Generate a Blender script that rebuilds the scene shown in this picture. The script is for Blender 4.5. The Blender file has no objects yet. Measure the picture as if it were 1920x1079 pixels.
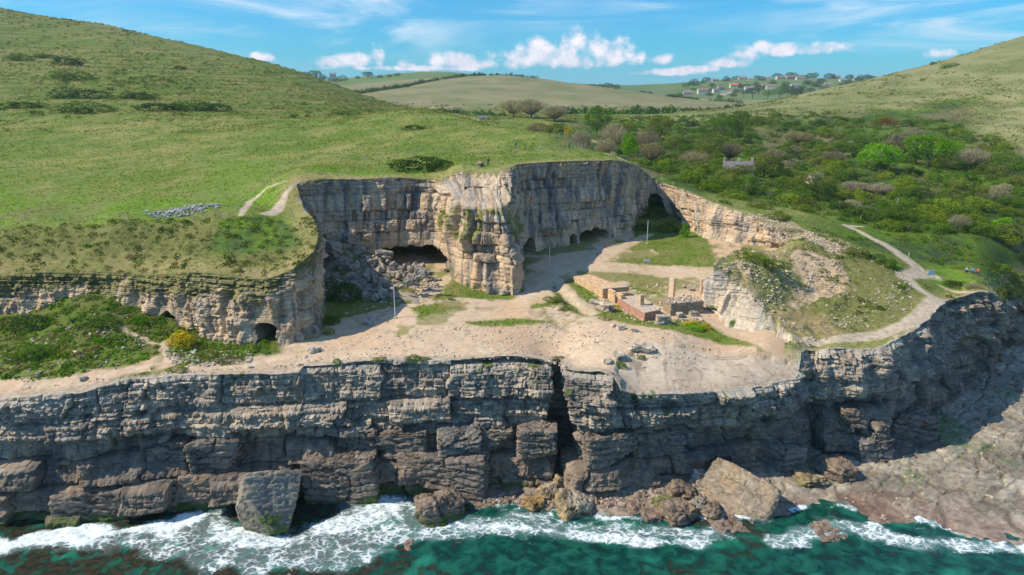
import bpy, bmesh, math, random
import numpy as np
from mathutils import Vector

scene = bpy.context.scene
R = math.radians
# ------------------------------------------------------------------ camera, sky, sun, exposure
CZ = 48.0
HY = 190.0
PIT = math.atan((539.5 - HY) / 1280.0)
cam_data = bpy.data.cameras.new("camera")
cam_data.lens = 24.0
cam_data.sensor_width = 36.0
cam_data.clip_end = 9000.0
cam_data.clip_start = 0.5
cam = bpy.data.objects.new("camera", cam_data)
scene.collection.objects.link(cam)
cam.location = (0, 0, CZ)
cam.rotation_euler = (math.pi / 2 - PIT, 0, 0)
scene.camera = cam

SUN_EL = 44.0
SUN_AZ = -98.0          # degrees from +Y towards +X
sd = Vector((math.sin(R(SUN_AZ)) * math.cos(R(SUN_EL)), math.cos(R(SUN_AZ)) * math.cos(R(SUN_EL)), math.sin(R(SUN_EL))))
sun_data = bpy.data.lights.new("sun", 'SUN')
sun_data.energy = 4.7
sun_data.angle = R(0.55)
sun_data.color = (1.0, 0.88, 0.69)
sun = bpy.data.objects.new("sun", sun_data)
scene.collection.objects.link(sun)
sun.rotation_euler = sd.to_track_quat('Z', 'Y').to_euler()

scene.view_settings.view_transform = 'Standard'
scene.view_settings.look = 'None'
scene.view_settings.gamma = 1.0
scene.view_settings.exposure = 0.34

world = bpy.data.worlds.new("World")
scene.world = world
world.use_nodes = True


class NT:
    """tiny helper to write node trees"""
    def __init__(s, tree):
        s.t = tree
        tree.nodes.clear()

    def n(s, kind, **kw):
        nd = s.t.nodes.new(kind)
        ins = kw.pop('ins', {})
        for k, v in kw.items():
            setattr(nd, k, v)
        for k, v in ins.items():
            s.put(nd.inputs[k], v)
        return nd

    def put(s, sock, v):
        if isinstance(v, bpy.types.NodeSocket):
            s.t.links.new(v, sock)
        elif v is not None:
            sock.default_value = v

    def m(s, op, a, b=None, c=None, clamp=False):
        nd = s.t.nodes.new('ShaderNodeMath')
        nd.operation = op
        nd.use_clamp = clamp
        s.put(nd.inputs[0], a)
        if b is not None:
            s.put(nd.inputs[1], b)
        if c is not None:
            s.put(nd.inputs[2], c)
        return nd.outputs[0]

    def ss(s, v, a, b, lo=0.0, hi=1.0):
        nd = s.t.nodes.new('ShaderNodeMapRange')
        nd.interpolation_type = 'SMOOTHSTEP'
        s.put(nd.inputs['Value'], v)
        nd.inputs['From Min'].default_value = a
        nd.inputs['From Max'].default_value = b
        nd.inputs['To Min'].default_value = lo
        nd.inputs['To Max'].default_value = hi
        return nd.outputs[0]

    def mix(s, f, a, b, bt='MIX'):
        nd = s.t.nodes.new('ShaderNodeMix')
        nd.data_type = 'RGBA'
        nd.blend_type = bt
        s.put(nd.inputs[0], f)
        s.put(nd.inputs[6], a)
        s.put(nd.inputs[7], b)
        return nd.outputs[2]

    def noise(s, vec, scale, detail=4.0, rough=0.55, dist=0.0):
        nd = s.t.nodes.new('ShaderNodeTexNoise')
        s.put(nd.inputs['Vector'], vec)
        nd.inputs['Scale'].default_value = scale
        nd.inputs['Detail'].default_value = detail
        nd.inputs['Roughness'].default_value = rough
        nd.inputs['Distortion'].default_value = dist
        return nd.outputs[0]

    def vmul(s, vec, xyz, op='MULTIPLY'):
        nd = s.t.nodes.new('ShaderNodeVectorMath')
        nd.operation = op
        s.put(nd.inputs[0], vec)
        nd.inputs[1].default_value = xyz
        return nd.outputs[0]


def sky_world():
    w = NT(world.node_tree)
    sky = w.n('ShaderNodeTexSky', sky_type='NISHITA', sun_disc=False, sun_elevation=R(SUN_EL), sun_rotation=R(SUN_AZ),
              altitude=50.0, air_density=1.25, dust_density=0.4, ozone_density=3.0)
    tc = w.n('ShaderNodeTexCoord')
    d = tc.outputs['Generated']
    sep = w.n('ShaderNodeSeparateXYZ', ins={0: d})
    az = w.m('ARCTAN2', sep.outputs[0], sep.outputs[1])
    el = w.m('ARCSINE', sep.outputs[2])
    comb = w.n('ShaderNodeCombineXYZ', ins={0: az, 1: el, 2: 0.0}).outputs[0]
    n1 = w.noise(comb, 40.0, 9.0, 0.6)
    nb = w.noise(comb, 15.0, 5.0, 0.55)
    # cumulus: (azimuth px, elevation px, half-width px, half-height px)
    blobs = [(660, 122, 42, 12), (722, 112, 13, 22), (690, 120, 30, 14), (515, 117, 15, 8), (772, 126, 16, 9), (850, 118, 46, 15),
             (905, 125, 34, 9), (975, 118, 42, 18), (1015, 105, 48, 24), (1066, 93, 38, 30), (1125, 102, 46, 24), (1095, 118, 100, 16), (1050, 112, 110, 18),
             (1228, 117, 18, 10), (1152, 118, 20, 10), (1345, 125, 34, 9), (1370, 110, 34, 16), (1400, 101, 20, 12), (1440, 106, 22, 11),
             (1495, 104, 42, 11), (1715, 118, 20, 8), (1290, 135, 36, 6), (1230, 140, 60, 6), (780, 132, 120, 5)]
    best = None
    for (bx, by, rx, ry) in blobs:
        a0 = math.atan((bx - 960) / 1280.0)
        e0 = (HY - by) / 1330.0
        dx = w.m('MULTIPLY', w.m('SUBTRACT', az, a0), 1280.0 / rx)
        dy0 = w.m('SUBTRACT', el, e0)
        up = w.m('MULTIPLY', w.m('MAXIMUM', dy0, 0.0), 1280.0 / ry)
        dn = w.m('MULTIPLY', w.m('MINIMUM', dy0, 0.0), 1280.0 / (ry * 0.75))
        dy = w.m('ADD', up, dn)
        r2 = w.m('ADD', w.m('MULTIPLY', dx, dx), w.m('MULTIPLY', dy, dy))
        v = w.m('SUBTRACT', 1.0, w.m('MULTIPLY', r2, 0.55))
        best = v if best is None else w.m('SMOOTH_MAX', best, v, 0.2)
    dens = w.m('ADD', best, w.m('MULTIPLY', w.m('SUBTRACT', n1, 0.5), 3.0))
    dens = w.m('ADD', dens, w.m('MULTIPLY', w.m('SUBTRACT', nb, 0.5), 2.2))
    cum = w.ss(dens, 0.10, 1.20, 0.0, 0.96)
    # light from the upper left inside the cloud
    comb2 = w.n('ShaderNodeVectorMath', operation='ADD', ins={0: comb, 1: (0.006, -0.009, 0)}).outputs[0]
    n2 = w.noise(comb2, 40.0, 9.0, 0.6)
    sh = w.m('ADD', w.m('MULTIPLY', w.m('SUBTRACT', n1, n2), 3.0), 0.5, clamp=True)
    sh = w.m('ADD', w.m('MULTIPLY', sh, 0.6), w.ss(el, 0.028, 0.085, 0.0, 0.45), clamp=True)
    ccol = w.mix(sh, (6.0, 6.4, 8.0, 1), (11.2, 10.4, 10.6, 1))
    # cirrus veils
    cv = w.n('ShaderNodeVectorMath', operation='MULTIPLY', ins={0: comb, 1: (2.2, 13.0, 1)}).outputs[0]
    ci = w.noise(cv, 1.7, 7.0, 0.58, 0.9)
    cd = w.noise(comb, 3.0, 3.0, 0.5)
    ciw = w.m('MULTIPLY', w.ss(ci, 0.40, 0.74), w.ss(cd, 0.30, 0.60))
    hi = w.ss(el, 0.03, 0.10)
    rightw = w.ss(az, -0.65, 0.10, 0.75, 1.25)
    ciw = w.m('MULTIPLY', w.m('MULTIPLY', ciw, hi), rightw, clamp=True)
    ciw = w.m('MULTIPLY', ciw, 0.8)
    # low bank of pale haze near the skyline
    low = w.m('MULTIPLY', w.ss(el, 0.012, 0.075, 1.0, 0.0), 0.5)
    base = w.mix(1.0, sky.outputs[0], (0.19, 0.92, 1.45, 1), 'MULTIPLY')
    c = w.mix(low, base, (3.3, 5.3, 7.4, 1))
    c = w.mix(ciw, c, (8.4, 9.4, 10.4, 1))
    c = w.mix(cum, c, ccol)
    bg = w.n('ShaderNodeBackground', ins={0: c, 1: 0.088})
    out = w.n('ShaderNodeOutputWorld', ins={0: bg.outputs[0]})


sky_world()

# ------------------------------------------------------------------ numbers
def tdep(py):
    return np.tan(np.arctan((539.5 - np.asarray(py, float)) / 1280.0) - PIT)


def P(px, py, Y):
    z = CZ + Y * float(tdep(py))
    dep = Y * math.cos(PIT) - (z - CZ) * math.sin(PIT)
    return ((px - 960) / 1280.0 * dep, Y, z)


def PZ(px, Y, z):
    dep = Y * math.cos(PIT) - (z - CZ) * math.sin(PIT)
    return ((px - 960) / 1280.0 * dep, Y, z)


def pix(x, y, z):
    dep = y * np.cos(PIT) - (z - CZ) * np.sin(PIT)
    v = y * np.sin(PIT) + (z - CZ) * np.cos(PIT)
    return 960 + 1280 * x / dep, 539.5 - 1280 * v / dep


def _h(ix, iy, iz, seed):
    n = (ix.astype(np.int64) * 374761393 + iy.astype(np.int64) * 668265263 + iz.astype(np.int64) * 2147483647 + int(seed) * 1274126177) & 0xFFFFFFFF
    n = ((n ^ (n >> 13)) * 1274126177) & 0xFFFFFFFF
    n = ((n ^ (n >> 16)) * 2246822519) & 0xFFFFFFFF
    n = n ^ (n >> 15)
    return (n & 0xFFFFFF).astype(np.float64) / 16777215.0


def hsh(a, b=0, c=0, seed=0):
    a = np.asarray(a)
    return _h(a, np.zeros_like(a) + b, np.zeros_like(a) + c, seed)


def vn(x, y, z=None, seed=0):
    x = np.asarray(x, float); y = np.asarray(y, float)
    z = np.zeros_like(x) if z is None else np.asarray(z, float)
    xi = np.floor(x); yi = np.floor(y); zi = np.floor(z)
    fx = x - xi; fy = y - yi; fz = z - zi
    fx = fx * fx * (3 - 2 * fx); fy = fy * fy * (3 - 2 * fy); fz = fz * fz * (3 - 2 * fz)
    xi = xi.astype(np.int64); yi = yi.astype(np.int64); zi = zi.astype(np.int64)
    r = 0
    for dx in (0, 1):
        wx = fx if dx else 1 - fx
        for dy in (0, 1):
            wy = fy if dy else 1 - fy
            for dz in (0, 1):
                wz = fz if dz else 1 - fz
                r = r + wx * wy * wz * _h(xi + dx, yi + dy, zi + dz, seed)
    return r * 2 - 1


def fbm(x, y, z=None, octv=4, seed=0, gain=0.5, lac=2.03):
    s = 0; a = 1; t = 0; f = 1
    for k in range(octv):
        s = s + a * vn(np.asarray(x) * f, np.asarray(y) * f, None if z is None else np.asarray(z) * f, seed + 17 * k)
        t += a; a *= gain; f *= lac
    return s / t


def wn(x, y, L0, seed=0, n=7, gain=1.22, asp=1.6):
    # world-space noise from wavelength L0 upward; octaves too fine for the distance fade out
    x = np.asarray(x, float); y = np.asarray(y, float)
    s = 0; t = 0
    for k in range(n):
        L = L0 * 2.0 ** k
        w = sst(L / (y * 0.010), 0.6, 1.6) * (1 - sst(L / (y * 0.22), 0.6, 1.4)) * gain ** -k
        s = s + w * vn(x / L + 7.3 * k, y / (L * asp) + 3.1 * k, seed=seed + 13 * k)
        t = t + w * w
    return s / np.sqrt(t + 1e-6) * 0.75


def sst(v, a, b):
    t = np.clip((np.asarray(v, float) - a) / (b - a), 0, 1)
    return t * t * (3 - 2 * t)


def lerp(a, b, t):
    t = np.asarray(t)
    if np.ndim(a) and np.shape(a)[-1] == 3 and np.ndim(t) and (np.ndim(t) == 1):
        t = t[:, None]
    elif np.ndim(b) and np.shape(b)[-1] == 3 and np.ndim(t) == 1:
        t = t[:, None]
    return np.asarray(a) * (1 - t) + np.asarray(b) * t


class RBF:
    def __init__(s, pts, c=0.06):          # pts world (x, y, z)
        p = np.array(pts, float)
        s.c = c
        s.q = np.stack([1.5 * p[:, 0] / p[:, 1], np.log(p[:, 1])], 1)
        v = (p[:, 2] - CZ) / p[:, 1]
        n = len(p)
        A = np.zeros((n + 3, n + 3))
        A[:n, :n] = s.phi(s.q, s.q) - 1e-4 * np.eye(n)
        A[:n, n] = 1; A[:n, n + 1:] = s.q
        A[n:, :n] = A[:n, n:].T
        s.w = np.linalg.lstsq(A, np.concatenate([v, np.zeros(3)]), rcond=None)[0]

    def phi(s, a, b):
        return np.sqrt(((a[:, None, :] - b[None, :, :]) ** 2).sum(-1) + s.c ** 2)

    def __call__(s, x, y):
        x = np.asarray(x, float); y = np.maximum(np.asarray(y, float), 20.0)
        sh = x.shape
        q = np.stack([1.5 * (x / y).ravel(), np.log(y).ravel()], 1)
        out = np.empty(len(q))
        n = len(s.q)
        for i in range(0, len(q), 40000):
            k = q[i:i + 40000]
            out[i:i + 40000] = s.phi(k, s.q) @ s.w[:n] + s.w[n] + k @ s.w[n + 1:]
        return (CZ + out.reshape(sh) * y)


def plates(x, y, sx, sy, ang, seed):
    # cells like jointed rock plates: returns cell value 0..1 and distance to the nearest joint
    ca, sa = math.cos(ang), math.sin(ang)
    u = (x * ca + y * sa) / sx; v = (-x * sa + y * ca) / sy
    iu = np.floor(u).astype(np.int64); iv = np.floor(v).astype(np.int64)
    d1 = np.full(u.shape, 9.0); d2 = np.full(u.shape, 9.0); val = np.zeros(u.shape)
    for i in (-1, 0, 1):
        for j in (-1, 0, 1):
            cu = iu + i; cv = iv + j
            pu = cu + 0.1 + 0.8 * hsh(cu, cv, 1, seed); pv = cv + 0.1 + 0.8 * hsh(cu, cv, 2, seed)
            d_ = np.abs(u - pu) * 0.55 + np.abs(v - pv) * 0.55 + 0.45 * np.hypot(u - pu, v - pv)
            k = d_ < d1
            d2 = np.where(k, d1, np.minimum(d2, d_))
            val = np.where(k, hsh(cu, cv, 3, seed), val)
            d1 = np.where(k, d_, d1)
    return val, d2 - d1


def inpoly(x, y, poly):
    x = np.asarray(x, float); y = np.asarray(y, float)
    r = np.zeros(x.shape, bool)
    n = len(poly)
    for i in range(n):
        x0, y0 = poly[i]; x1, y1 = poly[(i + 1) % n]
        if y0 == y1:
            continue
        c = ((y0 > y) != (y1 > y)) & (x < (x1 - x0) * (y - y0) / (y1 - y0) + x0)
        r ^= c
    return r


def dline(x, y, line, widths=None, closed=False):
    """distance to a polyline in plan; with widths also the interpolated width"""
    x = np.asarray(x, float); y = np.asarray(y, float)
    best = np.full(x.shape, 1e9); bw = np.zeros(x.shape)
    m = len(line)
    for i in range(m if closed else m - 1):
        x0, y0 = line[i][:2]; x1, y1 = line[(i + 1) % m][:2]
        dx, dy = x1 - x0, y1 - y0
        L = dx * dx + dy * dy + 1e-9
        t = np.clip(((x - x0) * dx + (y - y0) * dy) / L, 0, 1)
        d = np.hypot(x - x0 - t * dx, y - y0 - t * dy)
        k = d < best
        best[k] = d[k]
        if widths is not None:
            w = widths[i] * (1 - t) + widths[(i + 1) % m] * t
            bw[k] = w[k]
    return (best, bw) if widths is not None else best


# ------------------------------------------------------------------ land form: control points (pixel of the photograph, distance)
Q = [  # quarry rim: top px, top py, top Y, base px, base Y
 (-460, 520, 97, -460, 95), (0, 520, 96, 0, 94), (130, 512, 96, 130, 94.5), (240, 512, 95.5, 240, 93), (310, 515, 93, 310, 91.5),
 (380, 512, 90.5, 390, 88.5), (450, 522, 88.8, 450, 86.5), (500, 525, 88.2, 520, 85.5), (550, 505, 90, 568, 86.8),
 (590, 470, 94, 612, 93.5), (598, 440, 98, 606, 96.8), (578, 400, 110, 588, 110), (556, 346, 119.8, 585, 117.5),
 (640, 338, 122.5, 640, 119.5), (760, 335, 126, 750, 122.5), (808, 337, 127.5, 815, 122, 812, 365, 125), (830, 338, 126, 838, 117, 838, 362, 120), (852, 322, 126, 857, 112.5, 862, 385, 115.5),
 (880, 324, 125, 885, 109, 885, 392, 112.8), (906, 325, 124.5, 925, 106.8, 912, 396, 111), (930, 324, 124.5, 968, 105.6, 940, 392, 111.5), (950, 318, 126, 985, 109.5, 958, 372, 117), (962, 313, 128, 982, 117, 966, 350, 123), (970, 309, 131, 978, 127),
 (1010, 305, 136, 1010, 132), (1130, 302, 143, 1120, 139), (1180, 307, 150, 1183, 144), (1196, 314, 160, 1192, 157),
 (1218, 328, 168, 1222, 167), (1245, 343, 168, 1262, 164), (1280, 357, 160, 1278, 154), (1330, 378, 150, 1312, 143),
 (1400, 403, 140, 1385, 136), (1445, 422, 135, 1425, 133), (1490, 442, 129, 1465, 131), (1470, 462, 121, 1448, 123),
 (1405, 470, 113, 1375, 115), (1350, 486, 104, 1328, 104), (1338, 500, 100.5, 1326, 98), (1388, 533, 99.5, 1350, 94),
 (1428, 573, 96, 1395, 89.3), (1462, 612, 91, 1452, 84.8), (1496, 645, 87, 1500, 84.6), (1525, 655, 87, 1525, 86.5)]
S = [  # sea cliff: top px, top py, top Y, base px, base Y
 (-460, 760, 73, -460, 67), (0, 750, 73, 0, 70), (150, 738, 74, 150, 70.5), (240, 714, 76.3, 240, 71), (330, 706, 77, 330, 71.5),
 (450, 703, 77.5, 455, 72.5), (560, 700, 77.8, 566, 75.6), (569, 688, 79.3, 572, 73.2), (700, 676, 80.5, 700, 74.8), (860, 676, 80.5, 860, 76),
 (960, 668, 81.5, 960, 77.5), (1030, 680, 80, 1032, 77), (1037, 674, 85, 1042, 84), (1050, 674, 85, 1058, 83.5), (1061, 692, 79.2, 1080, 75.5),
 (1100, 697, 78.3, 1110, 74), (1148, 706, 77.4, 1165, 75), (1165, 726, 76.4, 1200, 78.5), (1300, 735, 77, 1300, 80), (1400, 725, 78.6, 1400, 81.5),
 (1488, 706, 81.5, 1490, 82.5), (1510, 680, 86, 1522, 86.5), (1540, 657, 86, 1548, 83.5), (1600, 657, 86, 1600, 84.5), (1660, 649, 87.3, 1650, 86),
 (1705, 627, 91, 1690, 89.5), (1745, 597, 96.5, 1722, 95), (1768, 572, 101, 1748, 101.5), (1784, 562, 106.5, 1792, 109), (1815, 554, 107.5, 1830, 110),
 (1855, 551, 108.5, 1868, 113), (1882, 572, 118, 1888, 124), (1898, 560, 134, 1920, 139), (1970, 530, 150, 1990, 152), (2400, 470, 175, 2450, 178)]
UP = [
 (-460, 440, 103), (-460, 400, 113), (-460, 340, 150), (-460, 260, 240), (-460, 200, 310),
 (0, 445, 103), (0, 425, 108), (0, 400, 115), (130, 440, 103), (150, 415, 110), (240, 425, 104), (310, 420, 105), (400, 412, 106),
 (490, 405, 108), (440, 455, 99), (545, 416, 107), (565, 380, 116), (300, 480, 98), (100, 480, 99),
 (300, 400, 112), (300, 350, 138), (300, 300, 185), (300, 250, 260), (300, 213, 320), (0, 350, 140), (0, 300, 185), (0, 250, 255), (0, 211, 315),
 (500, 380, 118), (500, 340, 132), (600, 300, 160), (600, 260, 220), (600, 225, 300), (700, 214, 340), (450, 330, 145), (750, 320, 138), (750, 280, 180),
 (0, 130, 430), (0, 60, 560), (0, 18, 690), (0, 70, 1100), (200, 48, 680), (400, 93, 640), (560, 135, 600), (640, 165, 540), (150, 100, 500),
 (300, 150, 430), (500, 170, 430), (600, 185, 430), (-460, -90, 720), (-460, 60, 430), (-460, 0, 1100), (200, 110, 1050), (400, 150, 1000), (560, 178, 900), (700, 200, 660),
 (820, 207, 330), (900, 229, 270), (1000, 250, 225), (1100, 272, 195), (1150, 290, 166), (1000, 280, 165), (900, 270, 185), (850, 300, 145), (930, 308, 134), (1080, 290, 156),
 (900, 248, 340), (1000, 282, 275), (1100, 302, 235), (1180, 340, 190), (780, 215, 480),
 (700, 174, 900), (850, 152, 1100), (950, 143, 1180), (1100, 161, 1150), (1200, 177, 1050), (1340, 198, 860), (1000, 175, 930), (950, 200, 720), (1150, 200, 720), (850, 190, 780), (1330, 206, 700),
 (600, 162, 1300), (620, 150, 1550), (750, 138, 1600), (850, 136, 1600), (950, 150, 1500), (900, 150, 2300), (1100, 158, 1900), (1250, 158, 1900), (1350, 151, 1950), (1500, 147, 1950), (1620, 150, 1950),
 (1300, 180, 1500), (1450, 172, 1600), (1250, 180, 1400), (1350, 188, 1150), (1450, 190, 1100), (1400, 198, 800), (0, 150, 2600), (600, 180, 2600), (1200, 178, 2600), (1920, 170, 2600), (-460, 150, 2600), (2400, 150, 2600),
 (1390, 206, 560), (1500, 184, 610), (1560, 166, 640), (1650, 146, 660), (1750, 121, 680), (1850, 90, 700), (1920, 68, 710), (2400, -40, 720),
 (1640, 218, 430), (1800, 200, 430), (1920, 235, 340), (1920, 150, 500), (1500, 208, 480), (1750, 160, 560), (1600, 190, 1000), (1920, 130, 1080), (2400, 60, 1080), (2400, 190, 380), (2400, 300, 240), (2400, 420, 185),
 (1000, 218, 560), (870, 212, 560), (1100, 238, 430), (1000, 222, 480), (1200, 260, 350), (1300, 290, 290), (1200, 312, 215), (1265, 338, 186), (1383, 322, 250), (1500, 330, 240),
 (1650, 350, 215), (1800, 340, 222), (1920, 340, 230), (1500, 260, 350), (1700, 260, 345), (1400, 380, 160), (1500, 390, 158), (1600, 402, 162), (1700, 405, 168), (1850, 420, 165), (1920, 450, 158),
 (1650, 455, 133), (1590, 428, 146), (1850, 470, 141), (1920, 520, 142), (1500, 420, 138), (1550, 450, 126), (1490, 452, 121), (1600, 500, 111), (1720, 560, 103), (1600, 560, 103), (1500, 540, 106), (1420, 500, 104),
 (1500, 625, 90.5), (1640, 632, 90.5), (1560, 640, 88.5), (1750, 560, 104), (1720, 522, 112), (1800, 490, 130), (1850, 508, 124), (1850, 540, 112), (1800, 540, 112), (1450, 590, 95), (1450, 545, 101)]
LO = [  # quarry floor and the ledge in front of it
 (480, 662, 83.5), (612, 612, 93), (700, 600, 95), (640, 655, 85), (800, 560, 103), (960, 560, 105.5), (1030, 503, 120), (1213, 458, 139), (1180, 440, 145), (1240, 400, 165),
 (1100, 480, 128), (1320, 590, 97.3), (1380, 632, 90), (1440, 662, 84.8), (1212, 495, 125), (1300, 470, 134), (700, 520, 117), (840, 512, 118), (1010, 475, 131), (1500, 470, 130),
 (900, 640, 87.5), (1100, 650, 86), (1120, 690, 79.5), (1250, 650, 84.8), (1170, 715, 77.6), (1300, 700, 80.5), (1440, 690, 82.5), (1000, 600, 95), (1200, 590, 97.5), (400, 690, 79.5),
 (0, 700, 78.5), (0, 655, 86), (100, 640, 86), (200, 578, 91), (150, 600, 88.5), (300, 640, 86), (230, 660, 83), (120, 690, 79), (300, 690, 79.5), (0, 600, 93.8), (350, 650, 85), (430, 660, 84),
 (-460, 640, 90), (-460, 700, 80)]
SH = [(-460, 66, -1.4), (-460, 76, -.8), (0, 66, -1.2), (0, 75, -.6), (500, 66, -1.3), (500, 77, -.4), (800, 70, -.9), (800, 79, .3), (950, 73.2, 0), (950, 82, 1.2), (1060, 72.3, .1), (1060, 84, 1.6),
      (1150, 71.3, 0), (1150, 78, 1.1), (1300, 71.3, -.05), (1300, 82, 1.6), (1450, 70.2, 0), (1450, 86, 1.7), (1650, 70.8, 0.05), (1650, 90, 1.8), (1800, 68.6, 0), (1800, 110, 1.9), (1920, 66.2, 0), (1920, 85, 1.3),
      (1920, 140, 2.2), (2400, 64, 0), (2400, 100, 1.5), (2400, 170, 3), (-460, 58, -2.6), (500, 58, -2.6), (960, 60, -2.6), (1500, 62, -2.2), (1920, 58, -2.0), (2400, 56, -2.2)]
qt = [P(*q[:3]) for q in Q]
st = [P(a, b, c) for (a, b, c, d, e) in S]
iR = 22      # from this index on the sea cliff carries the upper land
up_rbf = RBF([P(*u) for u in UP] + qt + st[iR:])
lo_rbf = RBF([P(*u) for u in LO] + st[:iR - 1])
sh_rbf = RBF([PZ(*u) for u in SH], 0.02)
q2 = [(p[0], p[1]) for p in qt]
s2 = [(p[0], p[1]) for p in st]
VOID = [(-400, -50), (-400, q2[0][1])] + q2 + s2[iR:] + [(900, 230), (900, -50)]
SEAV = [(-400, -50), (-400, s2[0][1])] + s2 + [(900, 230), (900, -50)]


def H_up(x, y):
    x = np.asarray(x, float); y = np.asarray(y, float)
    z = up_rbf(x, y)
    D = np.clip(y / 100.0, 0.8, 12)
    a = x / y
    z = z + 0.11 * D * wn(x, y, 3.0, 3) * sst(y, 85, 110)
    # sheep terraces along the contours of the steep hills
    hill = sst(y, 300, 340) * (1 - sst(y, 700, 800)) * (1 - sst(a, -0.20, -0.08))
    q = (z + 2.2 * fbm(x / 60, y / 60, octv=2, seed=9)) / 3.1
    z = z + hill * 1.0 * (np.abs((q - np.floor(q)) * 2 - 1) ** 2 - 0.35) * (0.6 + 0.6 * vn(x / 30, y / 30, seed=4))
    bk = sst(y, 97, 99) * (1 - sst(y, 105, 108)) * (1 - sst(a, -0.26, -0.24))
    z = z + bk * (0.9 * np.abs(fbm(x / 5, y / 3.5, octv=4, seed=80)) + 0.25 * fbm(x / 1.2, y / 1.2, octv=3, seed=81))
    rb = inpoly(x, y, MOUND_R)
    z = z + np.where(rb, 0.55 * np.abs(fbm(x / 2.6, y / 2.6, octv=4, seed=78)) + 0.3 * fbm(x / 1.1, y / 1.1, octv=3, seed=79), 0) * (1 - sst(y, 125, 135))
    vr = sst(a, 0.08, 0.2) * sst(y, 150, 190) * (1 - sst(y, 420, 520))
    z = z + vr * 2.2 * fbm(x / 16, y / 16, octv=3, seed=77)
    return z


def H_lo(x, y):
    x = np.asarray(x, float); y = np.asarray(y, float)
    z = lo_rbf(x, y) + 0.13 * fbm(x / 2.2, y / 2.2, octv=5, seed=21, gain=0.6)
    # the flat ledge lies one step below the sand floor
    ld = dline(x, y, LEDGE, closed=True)
    ins = inpoly(x + 0.5 * vn(x / 1.3, y / 1.3, seed=5), y + 0.5 * vn(x / 1.3, y / 1.3, seed=6), LEDGE)
    z = z - np.where(ins, 0.35 + 0.6 * sst(ld, 0, 0.8) * (x < LEDGE[2][0]), 0.0)
    gl = dline(x, y, GULLY)
    z = z - 0.55 * (1 - sst(gl, 0.3, 1.5))
    return z


def H_sh(x, y):
    x = np.asarray(x, float); y = np.asarray(y, float)
    z = sh_rbf(x, y)
    up = sst(z, -0.1, 1.3)
    s = fbm(x / 12 + y / 16, y / 5.0 - x / 16, octv=4, seed=31)
    sq = s * 7; sf = sq - np.floor(sq)
    z = z + up * 0.9 * ((np.floor(sq) + sst(sf, 0.0, 0.12)) / 7)
    wx = x + 0.5 * vn(x / 2, y / 2, seed=36); wy = y + 0.5 * vn(x / 2, y / 2, seed=37)
    v1, e1 = plates(wx, wy, 5.5, 2.6, 0.55, 33)
    v2, e2 = plates(wx, wy, 1.6, 1.0, 0.55, 34)
    z = z + up * (0.30 * (v1 - 0.5) + 0.12 * (v2 - 0.5) - 0.45 * (1 - sst(e1, 0.0, 0.10)) - 0.10 * (1 - sst(e2, 0.0, 0.12)))
    z = z + (0.06 + 0.08 * up) * fbm(x / 0.7, y / 0.7, octv=3, seed=32) + 0.25 * (1 - up) * fbm(x / 2.5, y / 2.5, octv=4, seed=38)
    return z


MOUND_R = [PZ(*t)[:2] for t in [(1330, 108, 23), (1440, 84, 17), (1540, 88, 17), (1600, 105, 21), (1560, 128, 24), (1420, 145, 25), (1400, 120, 24)]]
LEDGE = [PZ(*t)[:2] for t in [(1160, 75, 14.4), (1165, 78, 14.6), (1150, 81, 15), (1215, 86, 15), (1380, 85.5, 15.2), (1440, 84, 15.2), (1500, 84, 14.5), (1500, 74, 14)]]
GULLY = [PZ(*t)[:2] for t in [(1030, 112, 18), (1060, 106, 17.6), (1072, 101, 17.3), (1100, 98, 17)]]


def ground(px, py, y0=60.0, y1=2600.0, n=700):
    """where the sight line of a pixel meets the land"""
    Y = np.exp(np.linspace(math.log(y0), math.log(y1), n))
    z = CZ + Y * float(tdep(py))
    dep = Y * math.cos(PIT) - (z - CZ) * math.sin(PIT)
    x = (px - 960) / 1280.0 * dep
    g = land(x, Y)
    k = np.nonzero(g > z)[0]
    if len(k) == 0:
        k = [int(np.argmin(z - g))]
    i = k[0]
    if i > 0:
        d0, d1 = z[i - 1] - g[i - 1], z[i] - g[i]
        t = d0 / (d0 - d1 + 1e-9)
        xx = x[i - 1] + t * (x[i] - x[i - 1]); yy = Y[i - 1] + t * (Y[i] - Y[i - 1])
    else:
        xx, yy = x[0], Y[0]
    return float(xx), float(yy), float(land(np.array([xx]), np.array([yy]))[0])


def land(x, y):
    u = ~inpoly(x, y, VOID)
    s = inpoly(x, y, SEAV)
    return np.where(u, H_up(x, y), np.where(s, np.maximum(H_sh(x, y), 0.0), H_lo(x, y)))


def gpoly(pts, **k):
    return [ground(a, b, **k)[:2] for a, b in pts]


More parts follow.
